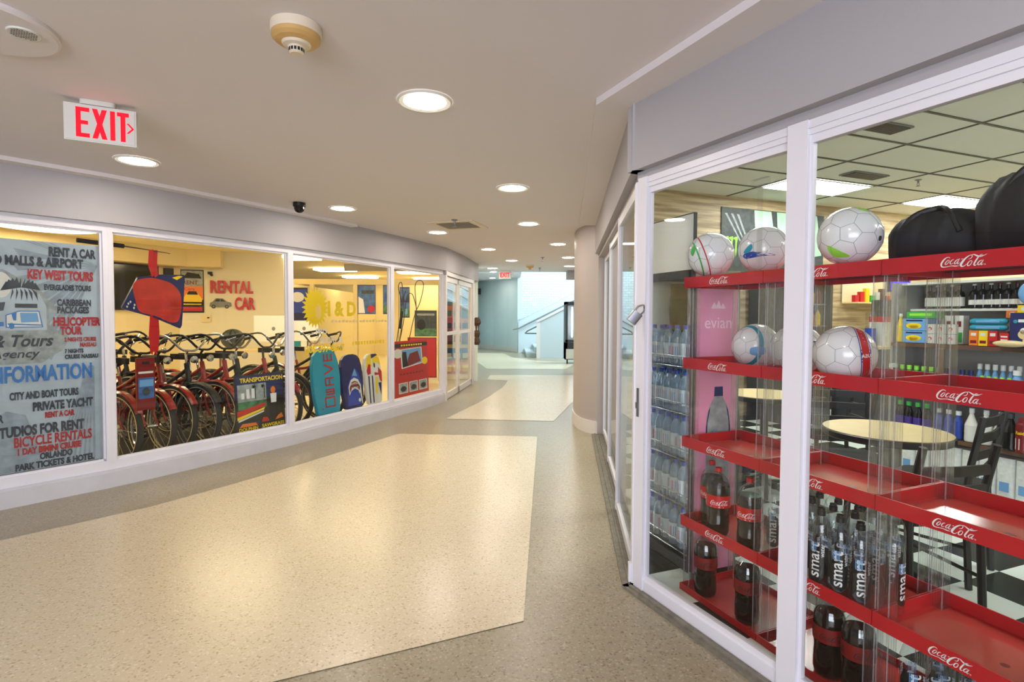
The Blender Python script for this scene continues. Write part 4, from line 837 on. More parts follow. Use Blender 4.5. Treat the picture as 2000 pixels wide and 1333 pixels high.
m.text('Raid', lambda x, y: Fq(x, y), .032, 0, bold=.03); m.poly([Fq(-.03, -.11), Fq(0, -.11), Fq(.03, -.11), Fq(.03, -.03), Fq(0, -.03), Fq(-.03, -.03)], 1); m.build('label', ['yellow', 'offwhite'], tb)
for k in range(8):
    bpos = 3.06 - .115*k; tt = thing('tissue_pack', 'white wrapped paper roll pack on the floor under the shelves, %s from the far end' % ORD[k], 'paper roll pack', pos(bpos, 0, .03), RA, 'paper roll packs'); m = MB(); m.rbox(0, .2, -.055, .055, .0005, .31, .025); m.build('wrapper', 'tissue', tt); m = MB(); m.poly([(-.001, -.03, .06), (-.001, .03, .06), (-.001, .03, .13), (-.001, -.03, .13)], 0); m.build('label', 'sky_blue', tt)
for k in range(3):
    tt = thing('water_multipack', 'shrink-wrapped pack of small water bottles under the round table side, %s' % ['left', 'middle', 'right'][k], 'water pack', ab(3.4 + .27*k, 3.55, .005), RA, 'water packs'); m = MB()
    for i in range(3):
        for j in range(2): m.lathe([(.03, 0), (.031, .12), (.012, .17), (.012, .185)], 10, 0, (-.07 + .066*i, -.035 + .066*j, .0))
    m.build('bottles', 'bottle_blue', tt); m = MB(); m.rbox(-.108, .1, -.074, .07, .03, .11, .02); m.build('wrap', 'navy', tt)

# end of the store: poster, counter, fridge, lights
def onwall(a, z): return ab(a, 5.655, z)
tb = thing('wall_banner', 'green and black banner with bright green claw marks on the wood wall', 'banner', ab(5.98, 5.652, 1.93), RA); m = MB(); m.box(-.92, .92, -.006, 0, 0, .87); m.build('sheet', 'photo_dark', tb)
m = MB(); q = lambda x, z: (x - .92, -.0075, z)
for x0, l in ((.09, .28), (.165, .35), (.24, .26)): m.poly([q(x0 - .034, .475), q(x0 + .026, .49), q(x0 + .036, .46), q(x0 + .022, .42), q(x0 + .016, .48 - l*.75), q(x0 + .004, .48 - l), q(x0 - .008, .48 - l*.72), q(x0 - .004, .44), q(x0 - .032, .455)], 0)
for x0 in (.55, .95, 1.4): m.poly([q(x0, .86), q(x0 + .30, .86), q(x0 + .40, .30), q(x0 + .05, .25)], 1); m.poly([q(x0 + .02, .05), q(x0 + .06, .35), q(x0 + .13, .5), q(x0 + .2, .34), q(x0 + .24, .05)], 2)
for k in range(3): m.poly([q(.05 + .1*k, .79), q(.09 + .1*k, .79), q(.42 + .05*k, .30), q(.39 + .05*k, .32)], 3)
m.build('print', ['lime', 'photo_mint', 'photo_dark', 'photo_grey'], tb)
# warm-lit counter fridge
t = thing('display_cooler', 'upright display cooler glowing orange at the back of the store', 'display cooler', ab(5.5, 5.0, .005), RA)
m = MB(); m.box(0, .8, .55, .6, 0, 1.85); m.box(0, .04, 0, .55, 0, 1.85); m.box(.76, .8, 0, .55, 0, 1.85); m.box(0, .8, 0, .55, 1.78, 1.85); m.box(0, .8, 0, .55, 0, .3); m.build('cabinet', 'dark_grey', t)
m = MB(); m.box(.05, .75, .5, .53, .32, 1.76); m.build('lit_back', 'screen_glow', t)
for z in (.62, .92, 1.22, 1.5): m = MB(); m.box(.045, .755, .05, .48, z, z + .015); m.build('shelf', 'steel', t)
for zi, z in enumerate((.637, .937, 1.237, 1.517)):
    for k in range(6):
        cm = ['orange', 'yellow', 'dark_red', 'lime', 'orange', 'brown'][(k + zi) % 6]; tq = thing('drink_bottle', '%s drink bottle in the glowing cooler, %s shelf up, %s along' % ({'dark_red': 'dark red', 'lime': 'lime'}.get(cm, cm), ORD[zi], ORD[k]), 'bottle', ab(5.5 + .11 + .115*k, 5.12, z + .006), 0, 'drinks in the glowing cooler'); m = MB(); m.lathe([(.035, 0), (.035, .13), (.013, .18), (.013, .2)], 10); m.build('bottle', cm, tq)
t = thing('counter', 'store counter with a dark front below the candy and drinks', 'counter', ab(6.45, 4.55, .005), RA); m = MB(); m.box(0, 1.9, 0, .55, 0, .95); m.build('base', 'dark_grey', t); m = MB(); m.box(-.02, 1.92, -.03, .57, .95, .985); m.build('worktop', 'table_cream', t)
def onc(name, cat, label, a, z, parts):
    t = thing(name, label, cat, ab(a, 4.72, .9905 + z), RA)
    for pn, mt, geo in parts: m = MB(); geo(m); m.build(pn, mt, t)
onc('canister', 'canister', 'blue canister with a clear top on the counter', 6.62, 0, [('body', 'blue', lambda m: m.lathe([(.06, 0), (.06, .22)], 16)), ('top', 'bottle_clear', lambda m: m.lathe([(.058, .22), (.058, .42)], 16))])
onc('drink_machine', 'drink machine', 'pale drink machine with a red band and dark top on the counter', 6.82, 0, [('body', 'offwhite', lambda m: m.rbox(-.1, .1, -.1, .1, 0, .3, .02)), ('band', 'red', lambda m: m.rbox(-.102, .102, -.102, .102, .3, .37, .02)), ('hopper', 'photo_dark', lambda m: m.rbox(-.09, .11, -.09, .09, .37, .58, .03))])
onc('snack_basket', 'basket', 'green and grey heap of snack bags on the counter', 7.62, 0, [('tray', 'grey', lambda m: m.box(-.25, .25, -.12, .12, 0, .05)), ('bags', 'photo_green', lambda m: (m.sphere((-.12, 0, .15), .12, 14, 10), m.sphere((.06, 0, .13), .11, 14, 10), m.sphere((.16, 0, .1), .08, 12, 8)))])
t = thing('wall_shelf', 'lit wooden shelf of small colourful goods above the counter', 'wall shelf', ab(7.3, 5.4, 1.55), RA); m = MB(); m.box(0, .9, 0, .25, 0, .02); m.build('board', 'cream_frame', t); m = MB(); m.box(0, .9, .24, .25, .02, .4); m.build('back', 'cream_wall', t)
for k in range(7): tq = thing('candy_pack', '%s packet on the lit wall shelf, %s along' % (['red', 'red', 'yellow', 'green', 'white', 'brown', 'red'][k], ORD[k]), 'packet', ab(7.38 + .11*k, 5.5, 1.5705), RA, 'packets on the wall shelf'); m = MB(); m.rbox(-.04, .04, -.03, .03, 0, .10 + .05*(k % 3), .01); m.build('packet', ['red', 'label_red', 'yellow', 'green', 'offwhite', 'brown', 'red'][k], tq)
t = thing('open_sign', 'small purple glowing sign high at the back of the store', 'sign', ab(8.0, 5.3, 1.72), RA); m = MB(); m.box(-.22, .22, -.02, .02, 0, .2); m.build('panel', 'navy', t); m = MB(); m.box(-.17, .17, -.026, -.0205, .05, .075); m.box(-.17, .17, -.026, -.0205, .12, .145); m.box(-.2, -.19, -.026, -.0205, .02, .18); m.box(.19, .2, -.026, -.0205, .02, .18); m.build('tubes', 'led_purple', t)
# ================================================================ LEFT SHOP: shell
IN = offs(LCURVE, .12)
m = MB(); m.prism([(-9, 3), (-9, 18.1)][::-1] + [IN[0]] + IN[1:] + [(-.80, 10.95), (-1.4, 18.1)], .001, .004) if 0 else m.prism(IN + [(-1.3, 18.1), (-9, 18.1), (-9, 3)], .001, .004)
struct('floor_shop', m, 'shop_tile', 'pale tile floor inside the left shop', 'floor')
m = MB(); strip(m, LCURVE[1:7], .13, 2.9, .0042, .0055); o = m.build('display_mat', 'dark_floor'); tag(o, 'dark green-black mat under the parked bicycles', 'floor mat')
m = MB(); m.prism(IN + [(-1.3, 18.1), (-9, 18.1), (-9, 3)], 2.56, 2.62); strip(m, LCURVE, .06, .12, ZC, 2.56)
struct('ceiling_shop', m, 'shop_ceiling', 'cream ceiling inside the left bicycle shop', 'ceiling')
m = MB(); strip(m, [(-4.62, 2.45), (-8.8, 5.4), (-8.8, 6.0)], -.1, 0, 0, 2.56); strip(m, [(-8.5, 5.7), (-6.32, 10.12)], 0, .1, 0, 2.56); struct('wall_shop_left', m, 'cream_wall', 'cream wall behind the black screen in the left shop', 'wall')
m = MB(); strip(m, [(-6.32, 10.12), (-4.59, 10.73)], 0, .1, 0, 2.56); struct('wall_shop_back', m, 'white_wall', 'white wall carrying red letters in the left shop', 'wall')
m = MB(); strip(m, [(-8.5, 5.7), (-6.32, 10.12), (-5.6, 10.37)], -.32, -.001, 2.24, 2.56); struct('trim_6', m, 'cream_wall', 'cream bulkhead along the top of the left shop walls', 'bulkhead')
m = MB(); m.box(-9, -1.2, 18.0, 18.1, 0, 2.56); m.box(-4.72, -4.62, 10.8, 18, 0, 2.0); m.prism([(-1.05, 11.6), (-.96, 11.6), (-1.3, 18), (-1.4, 18)], 0, 2.56); struct('wall_shop_far', m, 'cream_wall', 'cream rear wall of the left shop', 'wall')
G2 = 'ceiling lights in the left shop'; I4 = Matrix()
t = thing('ceiling_light', 'large bright round ceiling light above the tours banner', 'ceiling light', (-6.35, 7.3, 2.555)); m = MB(); m.lathe([(.62, -.0005), (.62, -.03), (.58, -.032)], 40, caps=False); m.build('rim', 'offwhite', t); m = MB(); m.lathe([(.58, -.03), (.0002, -.03)], 40, caps=False); m.build('diffuser', 'panel_warm', t)
for x, y, l in ((-4.5, 11.0, 'lit ceiling panel cut by the white mullion in the left shop'), (-4.6, 13.9, 'lit ceiling panel in mid shop, above the yellow lettering'), (-4.69, 16.5, 'small lit ceiling panel deep in the left shop'), (-2.62, 14.6, 'lit ceiling panel seen in the narrow window, the nearer one'), (-2.66, 17.3, 'lit ceiling panel seen in the narrow window, the farther one')):
    panel_light('light_panel', x - .5, x + .5, y - .3, y + .3, 2.56, l, 'panel_warm', G2, I4)
for x, y in ((-4.9, 5.2), (-3.9, 7.4), (-2.7, 9.0)): panel_light('light_panel', x - .6, x + .6, y - .3, y + .3, 2.56, 'lit shop ceiling panel out of view above the windows', 'panel_warm', 'lit shop panels out of view', I4)  # unseen panels added to brighten the shop interior and its ceiling
# glazed partition with cream frames
t = thing('glass_partition', 'cream framed glass partition across the middle of the left shop', 'partition', (-3.0, 10.9, .0)); o = Vector((-3.0, 10.9, 0))
m = MB(); m.T = Matrix.Translation(-o); m.box(-4.6, -1.42, 10.88, 10.95, 1.97, 2.08); m.build('header', 'cream_frame', t)
for x in (-4.55, -4.09, -3.2, -2.36, -1.47): m = MB(); m.T = Matrix.Translation(-o); m.box(x - .04, x + .04, 10.88, 10.95, .006, 1.97); m.build('post', 'cream_frame', t)
for x0, x1 in ((-4.51, -4.13), (-4.05, -3.24), (-3.16, -2.40), (-2.32, -1.51)): m = MB(); m.T = Matrix.Translation(-o); m.box(x0, x1, 10.91, 10.916, .02, 1.965); m.build('pane', 'window_glass', t)

def poster(name, label, cat, T, u0, u1, z0, z1, d, draw, mats, thick=.004, lean=0., grp=None):
    "flat print hung in a shop frame; draw(m, q) in 0..1 coordinates"
    c = T @ Vector(((u0+u1)/2, d, z0)); t = thing(name, label, cat, c, T.to_euler().z, grp); w_, h_ = (u1-u0), (z1-z0)
    m = MB(); m.T = Matrix.Rotation(-lean, 4, 'X'); m.box(-w_/2, w_/2, 0, thick, 0, h_); m.build('sheet', mats[0], t)
    m = MB(); m.T = Matrix.Rotation(-lean, 4, 'X'); lay = [0]
    def q(x, y): return ((x - .5)*w_, -.0012 - .0003*lay[0], y*h_)
    def R(x0, x1, y0, y1, mi): m.poly([q(x0, y0), q(x1, y0), q(x1, y1), q(x0, y1)], mi - 1); lay[0] += .25
    def PL(P, mi): m.poly([q(*p) for p in P], mi - 1); lay[0] += .25
    def TX(s, x0, x1, y, h, mi, bold=.02, shear=0.):
        wd = text_geo(s, bold)[2]; k = h*h_/.73; sx = (x1-x0)*w_/(wd*k)
        m.text(s, lambda a, b: (a + (x0 - .5)*w_ + b*shear, -.0012 - .0003*(lay[0] + 1), b + y*h_), k, mi - 1, 'L', sx, bold)
    draw(R, PL, TX); m.build('print', mats[1:], t); return t
ell = lambda cx, cy, rx, ry, n=18, a0=0, a1=360: [(cx + rx*math.cos(math.radians(a0 + (a1-a0)*i/n)), cy + ry*math.sin(math.radians(a0 + (a1-a0)*i/n))) for i in range(n if a1-a0 == 360 else n + 1)]
TB1, l1 = frame2(LW[0], LW[1]); TB2, l2 = frame2(LW[1], LW[2]); TB3, l3 = frame2(LW[2], LW[3]); TB4, l4 = frame2(LW[3], LW[4])
# big banner, bay 1
U0, U1, Z0, Z1 = .45, 2.205, .215, 1.875
def drawB(R, PL, TX):
    X = lambda u: (u + 1.635 - U0)/(U1 - U0); Y = lambda z: (z - Z0)/(Z1 - Z0); H = lambda h: h/(Z1 - Z0)
    P = lambda pts, mi: PL([(min(max(X(a), .003), .997), min(max(Y(b), .003), .997)) for a, b in pts], mi)
    for k in range(16):                                        # soft palm fronds in the background print
        a = 1.9 + .14*k; cx, cz = .56, 1.72; P([(cx, cz), (cx + .5*math.cos(a), cz + .75*math.sin(a) - .1), (cx + .46*math.cos(a + .035), cz + .75*math.sin(a + .035) - .13)] if cx + .5*math.cos(a) < .54 else [(cx - .02, cz), (cx - .05, cz - .3), (cx - .06, cz - .3)], 2)
    for k in range(9): P([(.25 + .032*k, .22), (.262 + .032*k, .22), (.50 + .003*k, .95), (.49 + .003*k, .95)], 2)
    P([(-.2, .22), (.18, .22), (.2, .30), (.12, .62), (.02, .66), (-.2, .5)], 2)
    def L(s, a, b, z, h, mi, bold=.05, sh=0.): TX(s, X(a), X(b), Y(z), H(h), mi, bold, sh)
    P([(-.25, 1.58), (.02, 1.66), (.08, 1.62), (.24, 1.50), (.28, 1.42), (.34, 1.38), (.34, 1.35), (.26, 1.36), (.27, 1.24), (.33, 1.22), (.38, 1.17), (.34, 1.08), (.28, 1.04), (.22, .99), (-.25, .99)], 6)
    P([(-.25, 1.56), (.0, 1.63), (.06, 1.60), (.22, 1.48), (.25, 1.40), (.25, 1.23), (-.25, 1.23)], 1)
    P(ell(.01, 1.55, .055, .09), 7)
    for k in range(11): a = .2 + k*.27; P([(.115, 1.535), (.115 + .09*math.cos(a), 1.54 + .07*math.sin(a)), (.115 + .11*math.cos(a + .12), 1.50 + .06*math.sin(a + .1))], 3)
    for k in range(6): P([(.07 + .02*k, 1.53), (.055 + .03*k, 1.44), (.075 + .025*k, 1.50)], 3)
    P([(-.05, 1.42), (.03, 1.43), (.02, 1.37), (-.05, 1.36)], 3); P([(.08, 1.42), (.2, 1.42), (.2, 1.39), (.08, 1.39)], 3)
    P([(.03, 1.34), (.10, 1.37), (.21, 1.37), (.23, 1.25), (.03, 1.25)], 5); P([(.035, 1.335), (.102, 1.363), (.206, 1.363), (.222, 1.256), (.035, 1.256)], 7)
    P([(.06, 1.345), (.088, 1.358), (.085, 1.30), (.07, 1.30)], 5); P([(.105, 1.355), (.198, 1.355), (.207, 1.29), (.11, 1.285)], 8); P([(.04, 1.28), (.22, 1.27), (.22, 1.262), (.04, 1.27)], 5); P(ell(.06, 1.262, .014, .022), 5); P([(-.2, 1.30), (.02, 1.29), (.02, 1.26), (-.2, 1.25)], 5)
    L('Travels & Tours', -.36, .275, 1.115, .085, 3, .03, .25); L('Travel Agency', -.30, .20, 1.035, .06, 3, .02, .25)
    L('RENT A CAR', .271, .549, 1.775, .066, 3); L('TO MALLS & AIRPORT', -.06, .471, 1.695, .066, 3); L('KEY WEST TOURS', .151, .53, 1.602, .068, 4); L('EVERGLADES TOURS', .239, .515, 1.525, .04, 3)
    L('CARIBBEAN', .311, .513, 1.41, .048, 3); L('PACKAGES', .311, .50, 1.355, .048, 3); L('HELICOPTER', .286, .57, 1.262, .062, 4); L('TOUR', .325, .455, 1.195, .058, 4)
    L('2 NIGHTS CRUISE', .348, .54, 1.142, .03, 4); L('NASSAU', .44, .54, 1.10, .03, 4); L('7 NIGHTS', .348, .46, 1.055, .03, 3); L('CRUISE NASSAU', .348, .55, 1.012, .03, 3)
    L('INFORMATION', -.075, .51, .862, .115, 5, .03); L('CITY AND BOAT TOURS', .038, .425, .737, .052, 3); L('PRIVATE YACHT', .16, .512, .645, .062, 3); L('RENT A CAR', .226, .398, .585, .042, 4)
    L('STUDIOS FOR RENT', -.045, .455, .475, .072, 3); L('BICYCLE RENTALS', .055, .5, .395, .072, 4, .03); L('1 DAY BIMINI CRUISE', .073, .433, .337, .046, 4); L('ORLANDO', .192, .38, .285, .046, 3); L('PARK TICKETS & HOTEL', .058, .513, .226, .046, 3); L('OR', -.06, .005, .585, .055, 3)
poster('window_banner', 'large grey tours banner with red, blue and dark lettering filling the left window', 'banner', TB1, U0, U1, Z0, Z1, .12, drawB, ['banner_grey', 'banner_grey', 'banner_dark', 'text_dark', 'text_red', 'text_blue', 'photo_grey', 'offwhite', 'sky_blue'])

# black rod with ribbons, plain red kite, hanging pack
t = thing('rod', 'thin black rod with a thick grip hanging across the top of the window', 'rod', TB2 @ Vector((.0, .17, 1.87)), TB2.to_euler().z)
m = MB(); m.tube([(-.13, .04, .045), (.17, 0, .03)], .018, 10); m.build('grip', 'black_matte', t); m = MB(); m.tube([(.17, 0, .03), (.34, 0, .02), (.52, 0, .005)], [.006, .004, .003], 8); m.build('shaft', 'dark_grey', t)
t = thing('ribbon', 'red ribbon looped over the black rod, holding the kite', 'ribbon', TB2 @ Vector((.40, .17, 1.88)), TB2.to_euler().z)
m = MB()
for x0, x1, dd in ((-.05, -.015, -.012), (-.02, .025, .008)): m.slab([(x0, .01), (x1, .015), (x1 - .005, -.1), (x1, -.2), (x0 + .02, -.22), (x0 - .01, -.12)], lambda x, z: (x, dd, z), lambda x, z: (x, dd + .003, z))
m.build('band', 'red', t)
t = thing('kite', 'plain red square kite with navy corners hanging in the bicycle window', 'kite', TB2 @ Vector((.405, .20, 1.24)), TB2.to_euler().z); KX = .36
K = [(.235, 1.655), (.40, 1.69), (.60, 1.70), (.61, 1.69), (.595, 1.45), (.578, 1.25), (.565, 1.225), (.36, 1.32), (.12, 1.395), (.115, 1.405), (.18, 1.54)]
f0 = lambda u, z: (u - KX, 0, z - 1.24); f1 = lambda u, z: (u - KX, .025, z - 1.24)
m = MB(); m.slab(K, f0, f1); m.build('panel', 'navy', t); f2 = lambda u, z: (u - KX, -.003, z - 1.24)
m = MB(); c = smooth_path([Vector((a, b, 0)) for a, b in ((.20, 1.60), (.30, 1.655), (.42, 1.645), (.52, 1.60), (.575, 1.50), (.56, 1.32), (.50, 1.275), (.36, 1.335), (.245, 1.37), (.215, 1.46))], 4, True); m.slab([(p.x, p.y) for p in c], f2, f0, 0)
f3 = lambda u, z: (u - KX, -.0045, z - 1.24)
m.poly([f3(.50, 1.67), f3(.56, 1.69), f3(.59, 1.685), (f3(.54, 1.65))], 1)
for u, z in ((.15, 1.41), (.175, 1.45), (.20, 1.40), (.16, 1.435), (.205, 1.425)): m.poly([f3(u + a*.008, z + b*.012) for a, b in ((-1, 0), (0, -1), (1, 0), (0, 1))], 2)
m.build('print', ['kite_red', 'yellow', 'offwhite'], t)
m = MB(); m.tube([(-.24, .012, .16), (.0, .014, .27), (.24, .012, .46)], .004, 6); m.tube([(-.13, .013, .42), (.0, .014, .27), (.21, .012, .0)], .004, 6); m.build('spar', 'black', t)
m = MB()
for k in range(5): x = -.04 + .014*k; m.slab([(x, .10), (x + .02, .10), (x + .028 - .01*(k % 2), -.05), (x + .015, -.24 + .03*(k % 3)), (x - .004, -.22), (x - .012, -.06)], lambda a, b, k=k: (a, -.004 + .006*k, b), lambda a, b, k=k: (a, -.002 + .006*k, b))
m.build('tail', 'red', t)
poster('hanging_pack', 'narrow red hanging pack with a blue picture in the bicycle window', 'hanging pack', TB2, .225, .365, .55, .985, .13, lambda R, PL, TX: (R(.08, .92, .22, .62, 1), R(.15, .9, .45, .58, 2), PL(ell(.5, .35, .2, .08), 3), R(.3, .7, .88, .93, 4), R(.1, .9, .70, .74, 5)), ['dark_red', 'photo_blue', 'sky_blue', 'photo_dark', 'black', 'offwhite'], .02)
def drawT(R, PL, TX):
    R(.02, .98, .60, .98, 1); R(.05, .62, .42, .84, 2); R(.05, .62, .42, .55, 3); PL([(.03, .30), (.58, .44), (.60, .50), (.03, .40)], 4); PL([(.03, .25), (.56, .38), (.58, .42), (.03, .30)], 5); PL([(.05, .22), (.55, .34), (.56, .37), (.05, .25)], 6)
    for x in (.40, .58):
        R(x - .008, x + .008, .58, .80, 7)
        for k in range(7): a = k*.9; PL([(x, .80), (x + .07*math.cos(a), .80 + .04*math.sin(a)), (x + .05*math.cos(a + .4), .78 + .04*math.sin(a + .4))], 7)
    for x in (.12, .22, .32): R(x, x + .06, .60, .70 + .06*(x > .2), 8)
    PL([(.66, .22), (.86, .22), (.84, .58), (.76, .62), (.68, .56)], 7); PL(ell(.76, .70, .05, .06), 9); PL([(.70, .64), (.83, .64), (.82, .48), (.71, .48)], 8)
    R(.05, .45, .14, .20, 1); PL([(.06, .13), (.42, .13), (.38, .18), (.12, .19)], 9); PL([(.50, .17), (.66, .17), (.62, .24), (.53, .25)], 4); PL([(.78, .17), (.96, .2), (.92, .28), (.84, .24)], 9)
    TX('TRANSPORTACION', .10, .97, .875, .075, 5, .03); TX('DOLPHIN', .05, .42, .065, .055, 5, .03); TX('SAWGRASS', .50, .97, .075, .06, 5, .03); TX('MALL', .08, .26, .005, .04, 5, .03); TX('MILLS', .55, .78, .01, .04, 5, .03)
poster('leaning_poster', 'dark poster with yellow lettering leaning at the foot of the bicycle window', 'poster', TB2, 1.075, 1.61, .17, .755, .135, drawT, ['black', 'navy', 'photo_grey', 'photo_green', 'red', 'yellow', 'offwhite', 'black_matte', 'white', 'orange'], .006, .06)

# ---------------------------------------------------------------- lettering on the glass, bay 3
t = thing('window_lettering', 'yellow sun emblem and lettering stuck on the inside of the shop window', 'window lettering', TB3 @ Vector((.86, .0692, 1.2)), TB3.to_euler().z); gz = lambda u, z: (u - .8, 0, z - 1.2)
m = MB(); C = (.315, 1.43); O = []; I_ = []
for k in range(48):
    a = math.radians(k*7.5); ro = (.215 if k % 2 == 0 else .155); O.append((C[0] + ro*math.cos(a)*.92, C[1] + ro*math.sin(a)*1.08)); I_.append((C[0] + .045 + .040*math.cos(a), C[1] - .045 + .085*math.sin(a)))
vs = [gz(*p) for p in O + I_]; m.add(vs, [(k, (k+1) % 48, 48 + (k+1) % 48, 48 + k) for k in range(48)], 0)
def TX3(s, u0, u1, z, h, mi, bold=0.): wd = text_geo(s, bold)[2]; k = h/.73; m.text(s, lambda a, b: gz(u0 + a, z + b), k, mi, 'L', (u1-u0)/(wd*k), bold)
TX3('I & D', .50, .97, 1.345, .165, 0, .05); TX3('PRO', .32, .49, 1.135, .065, 1, .03); TX3('SHORT &', .38, .73, 1.035, .065, 1, .03); TX3('305-397-8667', .165, .765, .935, .075, 0, .04)
for k in range(17): m.poly([gz(.55 + .06*k, 1.262), gz(.59 + .06*k, 1.262), gz(.59 + .06*k, 1.285 + .012*(k % 3 == 0)), gz(.55 + .06*k, 1.285)], 2)
for k in range(12): m.poly([gz(.90 + .052*k, .985), gz(.932 + .052*k, .985), gz(.932 + .052*k, 1.03), gz(.90 + .052*k, 1.03)], 0)
m.build('letters', ['yellow', 'offwhite', 'table_cream'], t)
def board(label, u0, u1, z0, z1, d, draw, base, mats, topf=.7, rz=.0, thick=.04):
    c = TB3 @ Vector(((u0+u1)/2, d, z0)); t = thing('bodyboard', label, 'bodyboard', c, TB3.to_euler().z + rz, 'bodyboards in the window'); w_, h_ = u1-u0, z1-z0
    P = [(-.40, .02), (-.34, 0), (.34, 0), (.40, .02), (.47, .28), (.5, .55), (.47, .78), (.40, .91), (.28, .975), (.12, 1.0), (-.12, 1.0), (-.28, .975), (-.40, .91), (-.47, .78), (-.5, .55), (-.47, .28)]
    L_ = Matrix.Rotation(-.10, 4, 'X'); m = MB(); m.T = L_; m.slab([(x*w_, z*h_) for x, z in P], lambda x, z: (x, .002, z), lambda x, z: (x, thick, z)); m.slab([(x*w_*.97, (z*.98 + .01)*h_) for x, z in P], lambda x, z: (x, -.003, z), lambda x, z: (x, .002, z)); m.build('core', base, t)
    m = MB(); m.T = L_; lay = [0]
    def PL(pts, mi): m.poly([(x*w_, -.0042 - .0002*lay[0], z*h_) for x, z in pts], mi); lay[0] += 1
    draw(PL, m, w_, h_); m.build('print', mats, t); return t
def bA(PL, m, w_, h_):
    def box_(z0, z1, x0, x1, th=.022, open_=''):
        if 'l' not in open_: PL([(x0, z0), (x0 + th*2, z0), (x0 + th*2, z1), (x0, z1)], 0)
        if 'r' not in open_: PL([(x1 - th*2, z0), (x1, z0), (x1, z1), (x1 - th*2, z1)], 0)
        if 'b' not in open_: PL([(x0, z0), (x1, z0), (x1, z0 + th), (x0, z0 + th)], 0)
        if 't' not in open_: PL([(x0, z1 - th), (x1, z1 - th), (x1, z1), (x0, z1)], 0)
    x0, x1 = -.08, .24                                           # OWAVE, reading upwards
    box_(.10, .26, x0 - .05, x1)
    box_(.285, .345, x0, x1, open_='l'); box_(.325, .385, x0, x1, open_='l')
    box_(.43, .56, x0, x1, open_='r'); PL([(.06, .43), (.10, .43), (.10, .56), (.06, .56)], 0)
    PL([(x0, .60), (x0, .63), (x1, .705), (x1, .675)], 0); PL([(x0, .78), (x0, .75), (x1, .675), (x1, .705)], 0)
    box_(.81, .93, x0, x1, open_='l' 't'); box_(.81, .93, .03, .09, open_='lrt'); PL([(.04, .81), (.09, .81), (.09, .93), (.04, .93)], 0); PL([(x0, .81), (x0 + .045, .81), (x0 + .045, .93), (x0, .93)], 0)
    PL(ell(-.24, .09, .025, .012), 0)
board('teal bodyboard with red outlined lettering leaning in the window', .41, .845, .21, .955, .115, bA, 'teal', ['text_red'])
def bB(PL, m, w_, h_):
    PL([(-.30, .05), (.34, .05), (.40, .40), (.30, .62), (.12, .74), (.0, .64), (-.26, .42)], 0); PL([(.12, .73), (.22, .58), (-.02, .60)], 3)
    PL([(-.22, .40), (-.10, .52), (.06, .56), (.24, .52), (.36, .40), (.34, .30), (.28, .24), (.22, .32), (.06, .36), (-.1, .32), (-.2, .24)], 1); PL([(-.17, .38), (-.06, .48), (.08, .50), (.22, .47), (.31, .38), (.28, .31), (.2, .355), (.06, .39), (-.08, .36), (-.16, .29)], 2)
    for k in range(7): x = -.11 + .055*k; PL([(x, .455 + .02*(1 - abs(k-3)/3)), (x + .045, .455 + .02*(1 - abs(k-3)/3)), (x + .022, .42)], 1)
    for k in range(6): x = -.09 + .055*k; PL([(x, .365), (x + .045, .365), (x + .022, .40)], 1)
    PL(ell(.25, .13, .06, .035), 1); PL([(.30, .22), (.36, .05), (.39, .05), (.34, .45)], 1)
board('navy bodyboard printed with an open-mouthed shark', .865, 1.25, .21, .87, .12, bB, 'navy', ['blue', 'offwhite', 'dark_red', 'sky_blue'])
def bC(PL, m, w_, h_):
    PL([(-.40, .72), (-.36, .90), (-.24, .965), (-.08, .985), (-.08, .74)], 0); PL([(.0, .74), (.0, .98), (.2, .985), (.4, .90), (.46, .74), (.30, .80), (.12, .82)], 0); PL([(-.08, .90), (.30, .96), (.22, .99), (-.08, .99)], 1)
    PL([(-.40, .66), (-.26, .80), (-.14, .78), (-.16, .60), (-.34, .58)], 2); PL([(.06, .62), (.28, .60), (.30, .72), (.50, .62), (.48, .40), (.36, .44), (.30, .56), (.06, .56)], 2)
    for x in (-.34, -.14): PL([(x, .02), (x + .07, .02), (x + .09, .56), (x + .02, .56)], 1)
    PL([(.04, .20), (.16, .18), (.24, .52), (.10, .52)], 0); PL([(.24, .40), (.44, .40), (.36, .14)], 1); PL(ell(.08, .76, .05, .05), 3)
board('white bodyboard with yellow, red and navy shapes', 1.29, 1.62, .21, .855, .12, bC, 'offwhite', ['yellow', 'navy', 'red', 'dark_grey'])
# bay 4
def drawA(R, PL, TX):
    R(.0, 1.0, .885, .955, 1); PL([(.22, .50), (.84, .56), (.82, .87), (.20, .85)], 2); PL([(.25, .52), (.81, .575), (.79, .855), (.235, .835)], 3); PL([(.38, .53), (.78, .60), (.70, .80), (.46, .76), (.40, .66)], 4); PL([(.25, .52), (.40, .54), (.36, .80), (.24, .80)], 5); PL(ell(.13, .78, .12, .085), 2); PL(ell(.9, .60, .09, .07), 6)
    for k in range(3): x = .12 + .29*k; R(x, x + .25, .06, .25, 2); R(x + .02, x + .23, .075, .235, 7); PL(ell(x + .125, .14, .08, .05), 5)
    for k in range(8): R(.16 + .09*k, .22 + .09*k, .39, .415, 4)
    for k in range(9): R(.22 + .07*k, .27 + .07*k, .905, .935, 6)
poster('leaning_poster', 'red poster with small photographs leaning in the narrow window', 'poster', TB4, .20, 1.10, .20, .985, .14, drawA, ['red', 'black', 'offwhite', 'sky_blue', 'dark_red', 'black_matte', 'yellow', 'photo_grey'], .006, .05)
t = thing('fishing_rods', 'bundle of dark whip-like rods with looped tips in the narrow window', 'rods', TB4 @ Vector((.62, .32, .205)), TB4.to_euler().z)
